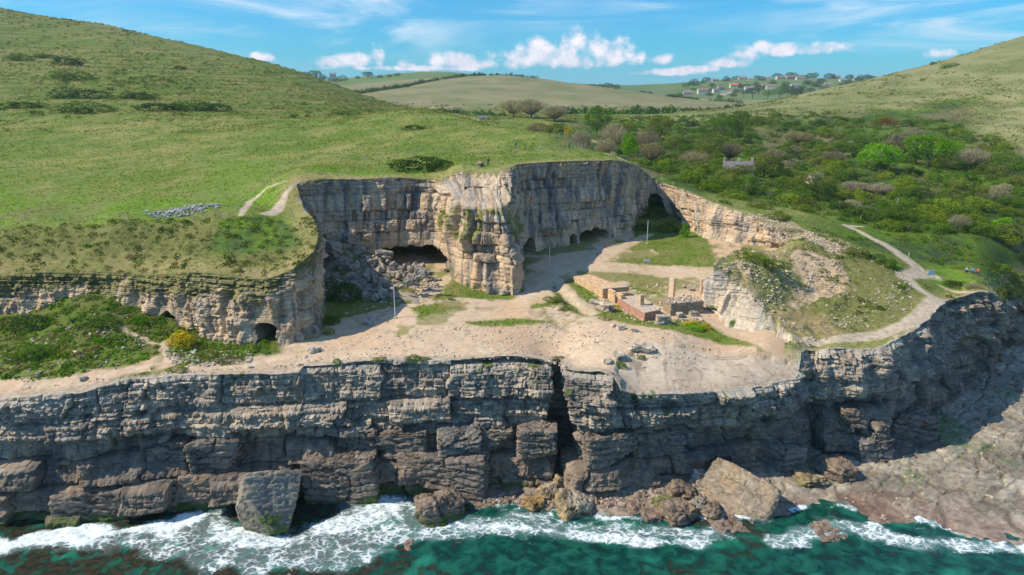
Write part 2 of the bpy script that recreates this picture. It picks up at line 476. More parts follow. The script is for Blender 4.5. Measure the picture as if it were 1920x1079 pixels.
# ------------------------------------------------------------------ mesh makers
def mesh_np(name, V, F, mat=None, col=None, smooth=False, parent=None, extra=None):
    V = np.asarray(V, np.float32); F = np.asarray(F, np.int32)
    me = bpy.data.meshes.new(name)
    me.vertices.add(len(V)); me.vertices.foreach_set('co', V.ravel())
    k = F.shape[1]
    me.loops.add(F.size); me.loops.foreach_set('vertex_index', F.ravel())
    me.polygons.add(len(F))
    me.polygons.foreach_set('loop_start', np.arange(0, F.size, k, dtype=np.int32))
    if smooth:
        me.polygons.foreach_set('use_smooth', np.ones(len(F), bool))
    me.update(calc_edges=True)
    if not smooth:
        me.polygons.foreach_set('use_smooth', np.zeros(len(F), bool))
    if col is not None:
        at = me.color_attributes.new('Col', 'FLOAT_COLOR', 'POINT')
        c4 = np.ones((len(V), 4), np.float32); c4[:, :3] = np.clip(col, 0, 1)
        at.data.foreach_set('color', c4.ravel())
    for nm, arr in (extra or {}).items():
        at = me.attributes.new(nm, 'FLOAT', 'POINT')
        at.data.foreach_set('value', np.asarray(arr, np.float32).ravel())
    if mat:
        me.materials.append(mat)
    o = bpy.data.objects.new(name, me)
    scene.collection.objects.link(o)
    if parent:
        o.parent = parent
    return o


def grid_faces(nr, nc):
    i = np.arange(nr * nc).reshape(nr, nc)
    return np.stack([i[:-1, :-1], i[:-1, 1:], i[1:, 1:], i[1:, :-1]], -1).reshape(-1, 4)


def tag(o, label=None, cat=None, group=None, kind=None):
    if label: o['label'] = label
    if cat: o['category'] = cat
    if group: o['group'] = group
    if kind: o['kind'] = kind
    return o


def empty(name, loc, rz=0.0):
    o = bpy.data.objects.new(name, None)
    scene.collection.objects.link(o)
    o.location = loc; o.rotation_euler = (0, 0, rz)
    o.empty_display_size = 0.2
    return o


def copy_tree(o, parent=None):
    c = o.copy(); scene.collection.objects.link(c); c.parent = parent
    for ch in list(o.children):
        copy_tree(ch, c)
    return c


# ------------------------------------------------------------------ materials
def mat_new(name):
    m = bpy.data.materials.new(name)
    m.use_nodes = True
    return m, NT(m.node_tree)


def mat_land(name, rough=0.92, bscale=(1, 1, 1), bump=0.25, vscale=3.0, var=0.35, dist=0.12, spec=0.15):
    m, w = mat_new(name)
    at = w.n('ShaderNodeAttribute', attribute_name='Col')
    geo = w.n('ShaderNodeNewGeometry')
    p = w.vmul(geo.outputs['Position'], bscale)
    n1 = w.noise(p, vscale, 6.0, 0.62)
    n2 = w.noise(p, vscale * 5.3, 4.0, 0.6)
    s = w.m('ADD', w.m('MULTIPLY', n1, 0.65), w.m('MULTIPLY', n2, 0.35))
    f = w.ss(s, 0.33, 0.67, 1.0 - var, 1.0 + var)
    c = w.n('ShaderNodeVectorMath', operation='SCALE', ins={0: at.outputs['Color'], 'Scale': f})
    bs = w.n('ShaderNodeBsdfPrincipled', ins={'Base Color': c.outputs[0], 'Roughness': rough, 'Specular IOR Level': spec})
    b = w.n('ShaderNodeBump', ins={'Strength': bump, 'Distance': dist, 'Height': s})
    w.put(bs.inputs['Normal'], b.outputs[0])
    w.n('ShaderNodeOutputMaterial', ins={0: bs.outputs[0]})
    return m


def mat_plain(name, col, rough=0.7, var=0.15, scale=8.0, bump=0.0, metal=0.0, dist=0.02):
    m, w = mat_new(name)
    tc = w.n('ShaderNodeTexCoord')
    n1 = w.noise(tc.outputs['Object'], scale, 5.0, 0.6)
    f = w.ss(n1, 0.3, 0.7, 1 - var, 1 + var)
    c = w.n('ShaderNodeVectorMath', operation='SCALE', ins={0: tuple(col), 'Scale': f})
    bs = w.n('ShaderNodeBsdfPrincipled', ins={'Base Color': c.outputs[0], 'Roughness': rough, 'Metallic': metal})
    if bump:
        b = w.n('ShaderNodeBump', ins={'Strength': bump, 'Distance': dist, 'Height': n1})
        w.put(bs.inputs['Normal'], b.outputs[0])
    w.n('ShaderNodeOutputMaterial', ins={0: bs.outputs[0]})
    return m


def mat_foliage(name, rough=0.75, trans=0.36):
    m, w = mat_new(name)
    at = w.n('ShaderNodeAttribute', attribute_name='Col')
    oi = w.n('ShaderNodeObjectInfo')
    f = w.ss(oi.outputs['Random'], 0.0, 1.0, 0.98, 1.5)
    c = w.n('ShaderNodeVectorMath', operation='SCALE', ins={0: at.outputs['Color'], 'Scale': f})
    d = w.n('ShaderNodeBsdfDiffuse', ins={0: c.outputs[0], 1: 0.5})
    c2 = w.mix(1.0, c.outputs[0], (1.25, 1.2, 0.6, 1), 'MULTIPLY')
    t = w.n('ShaderNodeBsdfTranslucent', ins={0: c2})
    mx = w.n('ShaderNodeMixShader', ins={0: trans, 1: d.outputs[0], 2: t.outputs[0]})
    w.n('ShaderNodeOutputMaterial', ins={0: mx.outputs[0]})
    return m


M_ground = mat_land('meadow_turf', bump=0.6, vscale=1.1, var=0.32, dist=0.25)
M_floor = mat_land('sandy_quarry_floor', bump=0.5, vscale=1.6, var=0.14, dist=0.10)
M_rock = mat_land('quarried_limestone', bscale=(1, 1, 2.2), bump=0.8, vscale=1.7, var=0.26, dist=0.22)
M_searock = mat_land('sea_worn_limestone', bscale=(1, 1, 1.8), bump=0.9, vscale=1.9, var=0.30, dist=0.24, rough=0.82, spec=0.3)
M_shelf = mat_land('wave_cut_shelf', bscale=(1, 1, 1), bump=0.9, vscale=1.6, var=0.34, dist=0.2, rough=0.6, spec=0.4)
M_boulder = mat_land('boulder_stone', bscale=(1, 1, 1.5), bump=0.8, vscale=2.6, var=0.28, dist=0.15)
M_leaf = mat_foliage('leaves')
M_tuft = mat_foliage('grass_blades', trans=0.5)
M_bark = mat_plain('bark', (0.11, 0.09, 0.07), 0.9, 0.3)
# ------------------------------------------------------------------ colours of the ground (what the surface is made of)
G_bright = np.array([0.125, 0.215, 0.018]); G_mid = np.array([0.110, 0.165, 0.022]); G_dry = np.array([0.245, 0.235, 0.075])
G_olive = np.array([0.14, 0.15, 0.045]); G_dark = np.array([0.045, 0.075, 0.022]); C_path = np.array([0.44, 0.36, 0.265])
C_sand = np.array([0.56, 0.385, 0.245]); C_pale = np.array([0.56, 0.46, 0.345]); C_rub = np.array([0.47, 0.375, 0.275]); C_earth = np.array([0.33, 0.24, 0.14])
C_cream = np.array([0.58, 0.43, 0.28]); C_grey = np.array([0.36, 0.32, 0.275]); C_field = np.array([0.235, 0.215, 0.105])

PATHS = [  # pixel lines on the upper land, half-widths in metres
 ([(1478, 640), (1560, 638), (1640, 630), (1700, 610), (1735, 583), (1756, 560), (1722, 541), (1706, 524)], [0.9, 1.1, 1.3, 1.3, 1.3, 1.4, 1.1, 1.0]),
 ([(1690, 520), (1730, 512), (1755, 520)], [1.0, 1.9, 1.2]),
 ([(1730, 512), (1700, 487), (1670, 465), (1640, 450)], [1.6, 1.6, 1.3, 1.1]),
 ([(1640, 450), (1612, 434), (1590, 425)], [1.0, .9, 1.4]),
 ([(1585, 423), (1618, 425)], [0.9, 0.6]),
 ([(1760, 535), (1800, 548), (1830, 552)], [.4, .5, .3]),
 ([(1170, 300), (1148, 285), (1125, 270), (1110, 263)], [1.2, .9, .6, .5]),
 ([(1135, 288), (1175, 303)], [.6, .5]),
 ([(810, 202), (850, 214), (900, 227)], [1.8, 1.2, .6]),
 ([(500, 402), (525, 385), (536, 362), (556, 344)], [1.2, 1.1, .7, .35]),
 ([(452, 404), (468, 378), (500, 352), (545, 340)], [.6, .5, .3, .15])]
W_paths = [(gpoly(p), w) for p, w in PATHS]
POLY_mound = gpoly([(1340, 495), (1400, 478), (1470, 440), (1560, 440), (1650, 490), (1700, 520), (1730, 560), (1680, 605), (1600, 632), (1480, 640), (1400, 590)])
POLY_rub = [gpoly([(1345, 500), (1430, 478), (1490, 470), (1560, 490), (1600, 540), (1520, 560), (1440, 600), (1390, 585)]),
            gpoly([(1400, 400), (1460, 405), (1530, 440), (1600, 468), (1560, 475), (1480, 455)])]
POLY_bankscrub = gpoly([(380, 470), (420, 415), (500, 405), (575, 420), (595, 450), (560, 480), (500, 470), (430, 480)])
POLY_bankdark = gpoly([(380, 420), (240, 425), (240, 440), (370, 440)])
POLY_lawn = gpoly([(400, 300), (530, 300), (520, 320), (430, 360), (360, 360)])


def col_up(x, y, z):
    a = x / y
    D = np.clip(y / 110, 0.8, 9)
    n = wn(x, y, 1.2, 50, 9)
    n2 = fbm(x / 35, y / 50, octv=4, seed=51)
    n3 = wn(x, y, 0.7, 52, 5, 1.0) * 0.8
    c = lerp(G_mid, G_dry, np.clip(0.36 + 0.75 * n + 0.35 * n2, 0, 1))
    near = 1 - sst(y + 6 * n, 118, 150)
    c = lerp(c, lerp(G_bright, G_olive, np.clip(0.35 + 0.9 * n, 0, 1)), near * 0.85)
    hill = sst(y, 300, 330) * (1 - sst(a, -0.16, -0.08))
    q = (z + 2.2 * fbm(x / 60, y / 60, octv=2, seed=9)) / 3.1
    st_ = np.abs((q - np.floor(q)) * 2 - 1)
    c = lerp(c, lerp(G_mid * 0.88, G_dry * 0.82, np.clip(0.05 + 0.95 * st_ * st_ + 0.7 * n + 0.4 * n3, 0, 1)), hill)
    # bank above the left headland: dry grass with scrub
    bank = (1 - sst(y, 103, 107)) * (1 - sst(a, -0.26, -0.22))
    c = lerp(c, lerp(G_olive * 0.9, G_dry * 0.8, np.clip(0.3 + 0.9 * n + 0.4 * n3, 0, 1)), bank)
    d_ = dline(x, y, POLY_bankscrub, closed=True) * np.where(inpoly(x, y, POLY_bankscrub), 1, -1)
    c = lerp(c, lerp(G_dark * 1.4, G_bright * 0.75, np.clip(0.5 + 0.9 * n + .4 * n3, 0, 1)), sst(d_ + 1.5 * n + n3, -0.8, 1.2))
    # valley scrub
    va = sst(a - 0.0 * y, 0.02, 0.10) * sst(y, 152, 175) * (1 - sst(y, 430 + 60 * n2, 520 + 60 * n2))
    va = np.maximum(va, sst(a, 0.42, 0.50) * sst(y, 118, 128) * (1 - sst(y, 330 + 60 * n2, 400 + 60 * n2)))
    vc = lerp(G_dark, G_bright * 0.72, np.clip(0.45 + 1.1 * n + 0.5 * n2, 0, 1))
    vc = lerp(vc, np.array([0.16, 0.13, 0.075]), sst(vn(x / 19, y / 23, seed=58), 0.35, 0.7) * 0.7)
    c = lerp(c, vc, va)
    # right hill: pale dry pasture
    rh = sst(a, 0.20, 0.30) * sst(y, 430 + 60 * n2, 480 + 60 * n2)
    rh = np.maximum(rh, sst(a, 0.62, 0.70) * sst(y, 250, 300))
    c = lerp(c, lerp(np.array([0.15, 0.17, 0.055]), np.array([0.255, 0.245, 0.115]), np.clip(0.5 + 0.9 * n + 0.3 * n3, 0, 1)), rh * (y < 900))
    # dome field and farther fields
    fd = sst(y, 640 + 20 * n2, 700 + 20 * n2) * sst(a, -0.33, -0.30) * (1 - sst(y, 1240, 1280))
    stripes = 0.5 + 0.5 * np.sin((x * 0.35 + y * 0.94) / 5.5)
    c = lerp(c, lerp(C_field, np.array([0.145, 0.165, 0.06]), np.clip(0.3 + 0.9 * n2 + 0.5 * n + 0.15 * stripes, 0, 1)), fd)
    ff = sst(y, 1240, 1290)
    c = lerp(c, lerp(np.array([0.085, 0.155, 0.04]), np.array([0.15, 0.19, 0.07]), np.clip(0.5 + n2, 0, 1)), ff)
    # mound right of the ruins
    k = inpoly(x, y, POLY_mound)
    mc = lerp(G_olive * 0.95, G_dry * 0.85, np.clip(0.35 + 0.9 * n + 0.4 * n3, 0, 1))
    mc = lerp(mc, C_earth, sst(n2 + 0.6 * n, 0.15, 0.5) * 0.6)
    c[k] = mc[k]
    for pl in POLY_rub:
        k = inpoly(x + 1.8 * n, y + 1.8 * n3, pl)
        c[k] = lerp(lerp(C_rub, C_earth, 0.5 + 0.5 * n3[k]), lerp(G_olive, G_dry, 0.5 + n[k]), np.clip(sst(n[k] + 0.5 * n3[k], -0.15, 0.2), 0, 1))
    d_ = dline(x, y, POLY_lawn, closed=True) * np.where(inpoly(x, y, POLY_lawn), 1, -1)
    c = lerp(c, lerp(G_bright, G_mid, 0.4 + 0.4 * n), sst(d_ + 4 * n, -3, 6) * 0.7)
    # dry lip along the cliff edges
    de = np.minimum(dline(x, y, q2), dline(x, y, s2[iR:]))
    lip = (1 - sst(de + 0.8 * n, 1.0, 4.5)) * (y < 200)
    c = lerp(c, lerp(G_dry * 0.95, C_earth * 1.2, np.clip(0.35 + 0.8 * n3, 0, 1)), lip * 0.7)
    for ln, wd in W_paths:
        d, ww = dline(x, y, ln, wd)
        m = 1 - sst(d + 0.25 * n3 + 0.25 * n, ww * 0.75, ww * 1.15)
        c = lerp(c, C_path * (1 + 0.12 * n3[:, None] if n3.ndim == 1 else 1), m)
    return c


FL_sand = gpoly([(1000, 560), (900, 585), (760, 610), (690, 650), (600, 660), (420, 672), (330, 690), (200, 715), (0, 730), (0, 760), (500, 730), (760, 690), (1150, 720), (1440, 690), (1400, 640), (1240, 600), (1120, 590), (1060, 570)], y0=70, y1=180)
FL_track = [(gpoly(p, y0=70, y1=180), w) for p, w in [
    ([(1000, 560), (1010, 520), (1060, 500), (1180, 503), (1330, 512)], [3.2, 3.0, 3.2, 3.4, 3.6]),
    ([(1010, 500), (1060, 480), (1150, 470), (1220, 440)], [2.6, 2.6, 1.6, 0.8]),
    ([(1040, 520), (1075, 560), (1110, 590)], [1.2, 1.2, 1.3]),
    ([(800, 545), (830, 530), (850, 515)], [1.6, 1.2, 1.0]),
    ([(0, 725), (150, 715), (240, 695), (310, 680), (308, 640)], [1.6, 1.0, 0.6, .5, .4]),
    ([(230, 618), (280, 640), (305, 648)], [.22, .22, .22]),
    ([(320, 700), (420, 684), (560, 676), (700, 668), (900, 652)], [1.4, 1.8, 2.4, 3.2, 3.6])]]
FL_grass = [gpoly(p, y0=70, y1=180) for p in [
    [(830, 545), (860, 525), (980, 548), (975, 562), (860, 560), (800, 568)],
    [(1085, 515), (1130, 560), (1215, 600), (1320, 600), (1440, 660), (1400, 650), (1240, 618), (1130, 600), (1075, 565), (1040, 540)],
    [(1130, 490), (1290, 470), (1340, 480), (1330, 498), (1220, 500)],
    [(1200, 460), (1290, 430), (1330, 440), (1370, 480), (1280, 490)],
    [(1150, 522), (1340, 520), (1340, 545), (1180, 545)],
    [(760, 575), (830, 570), (870, 580), (780, 600)],
    [(850, 600), (960, 595), (1050, 605), (960, 615), (880, 612)],
    [(560, 640), (640, 600), (760, 570), (640, 480), (590, 480), (600, 600)],
    [(980, 560), (1040, 545), (1060, 575), (1000, 580)],
    [(-60, 725), (120, 712), (250, 688), (300, 665), (300, 640), (285, 600), (240, 575), (180, 560), (60, 590), (-60, 600)],
    [(240, 700), (320, 690), (330, 705), (200, 725), (150, 738)],
    [(1110, 470), (1180, 450), (1190, 330), (1270, 330), (1290, 430), (1220, 470)],
    [(-60, 600), (60, 600), (240, 560), (300, 590), (330, 650), (480, 640), (480, 668), (330, 665), (200, 640), (-60, 690)],
    [(320, 650), (430, 640), (480, 665), (430, 690), (330, 690)]]]


def col_lo(x, y, z):
    n = fbm(x / 3.2, y / 4.5, octv=5, seed=60)
    n2 = fbm(x / 11, y / 15, octv=4, seed=61)
    n3 = fbm(x / 0.7, y / 1.0, octv=3, seed=62)
    c = lerp(C_sand * 0.92, C_pale, np.clip(0.45 + 0.9 * n2 + .3 * n, 0, 1))
    c = lerp(c, C_earth * 1.2, 0.6 * sst(n + 0.5 * n3, 0.05, 0.5))
    c = lerp(c, C_rub * 0.8, 0.55 * sst(fbm(x / 1.4, y / 0.9, octv=4, seed=66), 0.15, 0.5))
    # thin turf in the back of the quarry
    g = sst(y + 7 * n2, 106, 113) * 0.85
    g = g * sst(n + 0.6 * n2 + .3 * n3, -0.35, 0.15)
    gc = lerp(G_olive * 1.05, G_dry * 0.9, np.clip(0.42 + 0.9 * n3, 0, 1))
    c = lerp(c, gc, g)
    gsoft = sst(n2 + 0.5 * n + 0.25 * n3, 0.12, 0.34) * sst(y, 84, 90) * 0.75
    c = lerp(c, gc * np.array([1.1, 1.05, 1.0]), gsoft)
    for pl in FL_grass:
        d = dline(x, y, pl, closed=True)
        ins = inpoly(x + 0.9 * n, y + 0.9 * n3, pl)
        m = np.where(ins, sst(d + 1.0 * n + .6 * n3, -0.3, 0.8), 0)
        gc2 = lerp(G_bright * 0.72, G_dry * 0.8, np.clip(0.45 + 0.8 * n + .4 * n3, 0, 1))
        c = lerp(c, gc2, m)
    w_ = (1 - sst(x / y, -0.37, -0.345)) * sst(y + 1.5 * n, 81.5, 84.0)
    w_ = np.maximum(w_, (1 - sst(dline(x, y, GULLY) + 0.8 * n, 0.6, 2.6)) * 0.9)
    c = lerp(c, lerp(G_olive * 0.8, G_bright * 0.6, np.clip(0.5 + n3 + n, 0, 1)), w_)
    for ln, wd in FL_track:
        d, ww = dline(x, y, ln, wd)
        m = 1 - sst(d + 0.5 * n3 + 0.6 * n, ww * 0.7, ww * 1.15)
        c = lerp(c, lerp(C_sand * 0.95, C_pale, np.clip(0.5 + 0.9 * n3, 0, 1)), m * 0.8)
    v3, e3 = plates(x + 0.6 * n, y + 0.6 * n3, 3.2, 1.7, 0.2, 67)
    bare = sst(n2 * 0.7 + n + 0.3 * vn(x / 6, y / 6, seed=68), 0.05, 0.3) * (C_sand[0] * 0 + 1)
    isg = c[:, 1] < c[:, 0] * 0.9
    c = np.where(isg[:, None], c * (1 + (0.22 * (v3 - 0.5) - 0.35 * (1 - sst(e3, 0, 0.08))) * bare)[:, None], c)
    ins = inpoly(x + 0.4 * n, y + 0.4 * n3, LEDGE)
    cr = np.minimum(sst(np.abs(vn(x / 3.6 + 0.3 * n, y / 1.1, seed=64)), 0.0, 0.06), sst(np.abs(vn(x / 1.5, y / 4.5 + 0.4 * n, seed=65)), 0.0, 0.06))
    lc = lerp(C_pale * 0.98, C_rub * 0.8, np.clip(0.4 + 0.8 * n + 0.3 * n3, 0, 1)) * (0.55 + 0.45 * cr)[:, None]
    c[ins] = lc[ins]
    # bare weathered stone towards the sea edge
    de = dline(x, y, s2[:iR - 1])
    c = lerp(c, C_rub * 0.8, (1 - sst(de + 0.7 * n3 + .7 * n, 0.3, 2.0)) * 0.75)
    return c


def col_sh(x, y, z):
    n = fbm(x / 2.5, y / 2.5, octv=5, seed=70)
    n2 = fbm(x / 9, y / 7, octv=3, seed=71)
    n3 = fbm(x / .6, y / .6, octv=3, seed=72)
    c = lerp(np.array([0.27, 0.22, 0.15]), np.array([0.46, 0.40, 0.31]), np.clip(0.45 + 0.9 * n + 0.4 * n3, 0, 1))
    ps = fbm(x / 12 + y / 16, y / 5.0 - x / 16, octv=4, seed=31) * 7
    v1, e1 = plates(x + 0.5 * vn(x / 2, y / 2, seed=36), y + 0.5 * vn(x / 2, y / 2, seed=37), 5.5, 2.6, 0.55, 33)
    c = c * np.array([0.80, 0.82, 0.84]) * (0.75 + 0.45 * v1)[:, None]
    c = lerp(c, np.array([0.06, 0.05, 0.035]), (1 - sst(e1, 0.0, 0.07)) * 0.6)
    c = c * (0.85 + 0.3 * hsh(np.floor(ps).astype(np.int64), 2, 0, 5))[:, None] * (0.6 + 0.4 * sst(ps - np.floor(ps), 0.02, 0.14))[:, None]
    wet = 1 - sst(z + 0.35 * n2, 0.15, 0.7)
    c = lerp(c, lerp(np.array([0.17, 0.095, 0.07]), np.array([0.32, 0.25, 0.19]), np.clip(0.5 + n + .5 * n3, 0, 1)), wet * 0.85)
    ck = np.abs(vn((x + 0.8 * y) / 5 + 0.4 * n2, (y - 0.8 * x) / 16, seed=73)); ck2 = np.abs(vn((x + 0.8 * y) / 11, (y - 0.8 * x) / 3.5 + .3 * n2, seed=74))
    c = lerp(c, np.array([0.07, 0.055, 0.04]), (1 - sst(np.minimum(ck, ck2), 0.0, 0.045)) * 0.7)
    al = sst(n2 + 0.5 * n, 0.28, 0.5) * sst(y, 74, 84)
    c = lerp(c, np.array([0.07, 0.13, 0.02]), al * 0.75)
    c = lerp(c, np.array([0.055, 0.045, 0.03]), 1 - sst(z, -0.5, -0.1))
    return c


# ------------------------------------------------------------------ ground sheets
def ln_rows(breaks):
    out = []
    for (y0, y1, st_) in breaks:
        out.append(np.arange(math.log(y0), math.log(y1), st_))
    return np.exp(np.concatenate(out))


def sheet(name, aa, yy, Hf, keep_fn, colf, mat, smooth=True):
    A, Y = np.meshgrid(aa, yy)
    X = A * Y
    Z = Hf(X, Y)
    V = np.stack([X.ravel(), Y.ravel(), Z.ravel()], 1)
    F = grid_faces(*X.shape)
    c = V[F].mean(1)
    k = keep_fn(c[:, 0], c[:, 1])
    F = F[k]
    used = np.zeros(len(V), bool); used[F.ravel()] = True
    idx = np.cumsum(used) - 1
    V = V[used]; F = idx[F]
    C = colf(V[:, 0], V[:, 1], V[:, 2])
    return mesh_np(name, V, F, mat, C, smooth)


aa = np.arange(-1.0, 1.0, 0.0027)
up_obj = sheet('hillside_ground', aa, ln_rows([(76, 210, 0.0031), (210, 640, 0.0042), (640, 2600, 0.0085)]), H_up,
               lambda x, y: (~inpoly(x, y, VOID)) & (np.minimum(dline(x, y, q2), dline(x, y, s2[iR:])) > 0.8), col_up, M_ground)
tag(up_obj, kind='structure')


def H_lo2(x, y):
    z = H_lo(x, y)
    ins = ~inpoly(x, y, VOID)
    d = dline(x, y, q2)
    return np.where(ins & (d > 1.0), np.minimum(z, H_up(x, y) - 1.5), z)


lo_obj = sheet('quarry_floor', np.arange(-0.98, 0.52, 0.0026), ln_rows([(72, 178, 0.0032)]), H_lo2,
               lambda x, y: (~inpoly(x, y, SEAV)) & (dline(x, y, s2) > 0.8) & (inpoly(x, y, VOID) | (dline(x, y, q2) < 9)), col_lo, M_floor)
tag(lo_obj, kind='structure')
sh_obj = sheet('rock_shelf', np.arange(-1.05, 1.1, 0.0027), ln_rows([(55, 200, 0.0030)]), H_sh,
               lambda x, y: inpoly(x, y, SEAV) | (dline(x, y, s2) < 5), col_sh, M_shelf)
tag(sh_obj, kind='structure')


# ------------------------------------------------------------------ cliffs
def bedpattern(s, z, seed, bed, blk, groove, amp, dip=0.0):
    """blocky limestone: beds of uneven thickness cut by joints. Returns offset, bed tint"""
    rng = np.random.RandomState(seed)
    zz = z + dip * s + 0.22 * bed * vn(s / (12 * bed + 6), z * 0.1, seed=seed)
    th = rng.uniform(0.55, 1.6, 400) * bed
    bd = np.cumsum(th) - 60.0 * bed - 8
    bi = np.clip(np.searchsorted(bd, zz), 1, 399)
    lo = bd[bi - 1]; hi = bd[bi]
    dz = np.minimum(zz - lo, hi - zz)
    wj = blk * (0.6 + 0.9 * hsh(bi, 3, 0, seed))
    ss = s + 31.7 * hsh(bi, 5, 0, seed) + 0.12 * blk * vn(s / 1.3, z / 0.9, seed=seed + 1)
    u = ss / wj
    k = np.floor(u); fr = u - k
    k = k.astype(np.int64)
    jl = 0.35 * (hsh(k, bi, 1, seed) - 0.5); jr = 0.35 * (hsh(k + 1, bi, 1, seed) - 0.5)
    # jittered cell edges
    kk = np.where(fr < jl, k - 1, np.where(fr > 1 + jr, k + 1, k))
    e0 = 0.35 * (hsh(kk, bi, 1, seed) - 0.5) + kk; e1 = 0.35 * (hsh(kk + 1, bi, 1, seed) - 0.5) + kk + 1
    ds = np.minimum(u - e0, e1 - u) * wj
    off = amp * (1.5 * (hsh(kk, bi, 2, seed) - 0.5) + 0.9 * (hsh(bi, 0, 7, seed) - 0.5))
    g = groove * np.maximum(1 - sst(dz, 0.0, 0.16 * bed + 0.05), 0.85 * (1 - sst(ds, 0.0, 0.12 * bed + 0.05)))
    tint = hsh(kk, bi, 9, seed) - 0.5
    btint = hsh(bi, 1, 4, seed) - 0.5
    return off - g, tint, btint


def resample(cols, step):
    mid = [((t[0] + b[0]) / 2, (t[1] + b[1]) / 2) for t, b in cols]
    cum = np.concatenate([[0], np.cumsum([math.dist(mid[i], mid[i + 1]) for i in range(len(mid) - 1)])])
    n = int(cum[-1] / step)
    s = np.linspace(0, cum[-1], n)
    T = np.array([[c for c in t] for t, b in cols]); B = np.array([[c for c in b] for t, b in cols])
    Ti = np.stack([np.interp(s, cum, T[:, k]) for k in range(3)], 1)
    Bi = np.stack([np.interp(s, cum, B[:, k]) for k in range(3)], 1)
    M = (Ti + Bi) / 2
    w = max(1, int(1.6 / step))
    ker = np.ones(2 * w + 1) / (2 * w + 1)
    pad = lambda a: np.convolve(np.pad(a, w, mode='edge'), ker, 'valid')
    tx = np.gradient(pad(M[:, 0])); ty = np.gradient(pad(M[:, 1]))
    L = np.hypot(tx, ty) + 1e-9
    N = np.stack([ty / L, -tx / L], 1)        # towards the open side
    return s, Ti, Bi, N, cum


def wall(name, cols, step, disp, colf, mat, Htop, capcol, cap=2.6, caves=(), mids=()):
    s, T, B, N, cum = resample(cols, step)
    mid = (T + B) / 2
    md = dict(mids)
    ctl = np.zeros((len(cols), 3))
    for i, (tt, bb) in enumerate(cols):
        if i in md:
            ctl[i] = np.array(md[i]) - (np.array(tt) * 0.5 + np.array(bb) * 0.5)
    off = np.stack([np.interp(s, cum, ctl[:, k]) for k in range(3)], 1)
    hmax = float(np.max(T[:, 2] - B[:, 2]))
    nr = int(hmax * (1.25 if mids else 1.0) / (step * 0.9)) + 2
    t = np.linspace(0, 1, nr)[:, None]
    T = T.copy()
    T[:, 2] = Htop(T[:, 0], T[:, 1]) + 0.03
    X = B[None, :, 0] * (1 - t) + T[None, :, 0] * t
    Y = B[None, :, 1] * (1 - t) + T[None, :, 1] * t
    Z = B[None, :, 2] * (1 - t) + T[None, :, 2] * t
    bulge = 1 - np.abs(t - 0.5) / 0.5
    X = X + off[None, :, 0] * bulge; Y = Y + off[None, :, 1] * bulge; Z = Z + off[None, :, 2] * bulge
    Sg = np.broadcast_to(s[None, :], X.shape)
    Tg = np.broadcast_to(t, X.shape)
    hgt = Z - B[None, :, 2]
    top = T[None, :, 2] - Z
    d, info = disp(Sg, Z, Tg, hgt, top, X, Y)
    d = d * 1.0
    keep = d.copy()
    for (cx, cy, hw, z0, z1, depth) in caves:
        i = int(np.argmin(np.hypot((B[:, 0] - cx), (B[:, 1] - cy))))
        sc = s[i]
        wob = 0.22 * hw * vn(Sg / 1.1, Z / 1.1, seed=91)
        hz = (Z + 0.35 * vn(Sg / 0.9, Z * 0 + 3, seed=92))
        arch = z1 - (z1 - z0) * 0.18 * ((Sg - sc) / hw) ** 2
        m = (1 - sst(np.abs(Sg - sc) + wob, hw * 0.86, hw * 0.95)) * (1 - sst(hz, arch - 0.1, arch + 0.12)) * sst(hz, z0 - 2.2, z0 - 2.0)
        calm = (1 - sst(np.hypot((Sg - sc) / (hw * 2.2), (Z - (z0 + z1) / 2) / (z1 - z0 + 1.2)), 0.6, 1.15))
        d = d * (1 - 0.75 * calm) - depth * m
    X = X + N[None, :, 0] * d; Y = Y + N[None, :, 1] * d
    C = colf(Sg.ravel(), Z.ravel(), hgt.ravel(), top.ravel(), info)
    rows = [np.stack([X, Y, Z], -1)]
    cols_ = [C.reshape(X.shape + (3,))]
    # turf lip rolled back over the edge
    ncap = int(cap / step) + 1
    kx = X[-1]; ky = Y[-1]; kz = Z[-1]
    for j in range(1, ncap + 1):
        f = j / ncap
        xx = kx - N[:, 0] * cap * f; yy = ky - N[:, 1] * cap * f
        zz = Htop(xx, yy) + 0.05 * (1 - f) - 0.25 * sst(f, 0.6, 1.0)
        rows.append(np.stack([xx, yy, zz], -1)[None])
        cc = capcol(xx, yy, zz)
        e = 1 - sst(f + 0.25 * vn(xx / .6, yy / .6, seed=8), 0.03, 0.30)
        cc = lerp(cc, C[-len(s):], e * 0.8)
        cols_.append(cc[None])
    V = np.concatenate(rows, 0); CC = np.concatenate(cols_, 0)
    F = grid_faces(V.shape[0], V.shape[1])
    o = mesh_np(name, V.reshape(-1, 3), F, mat, CC.reshape(-1, 3), smooth=False)
    return tag(o, kind='structure')


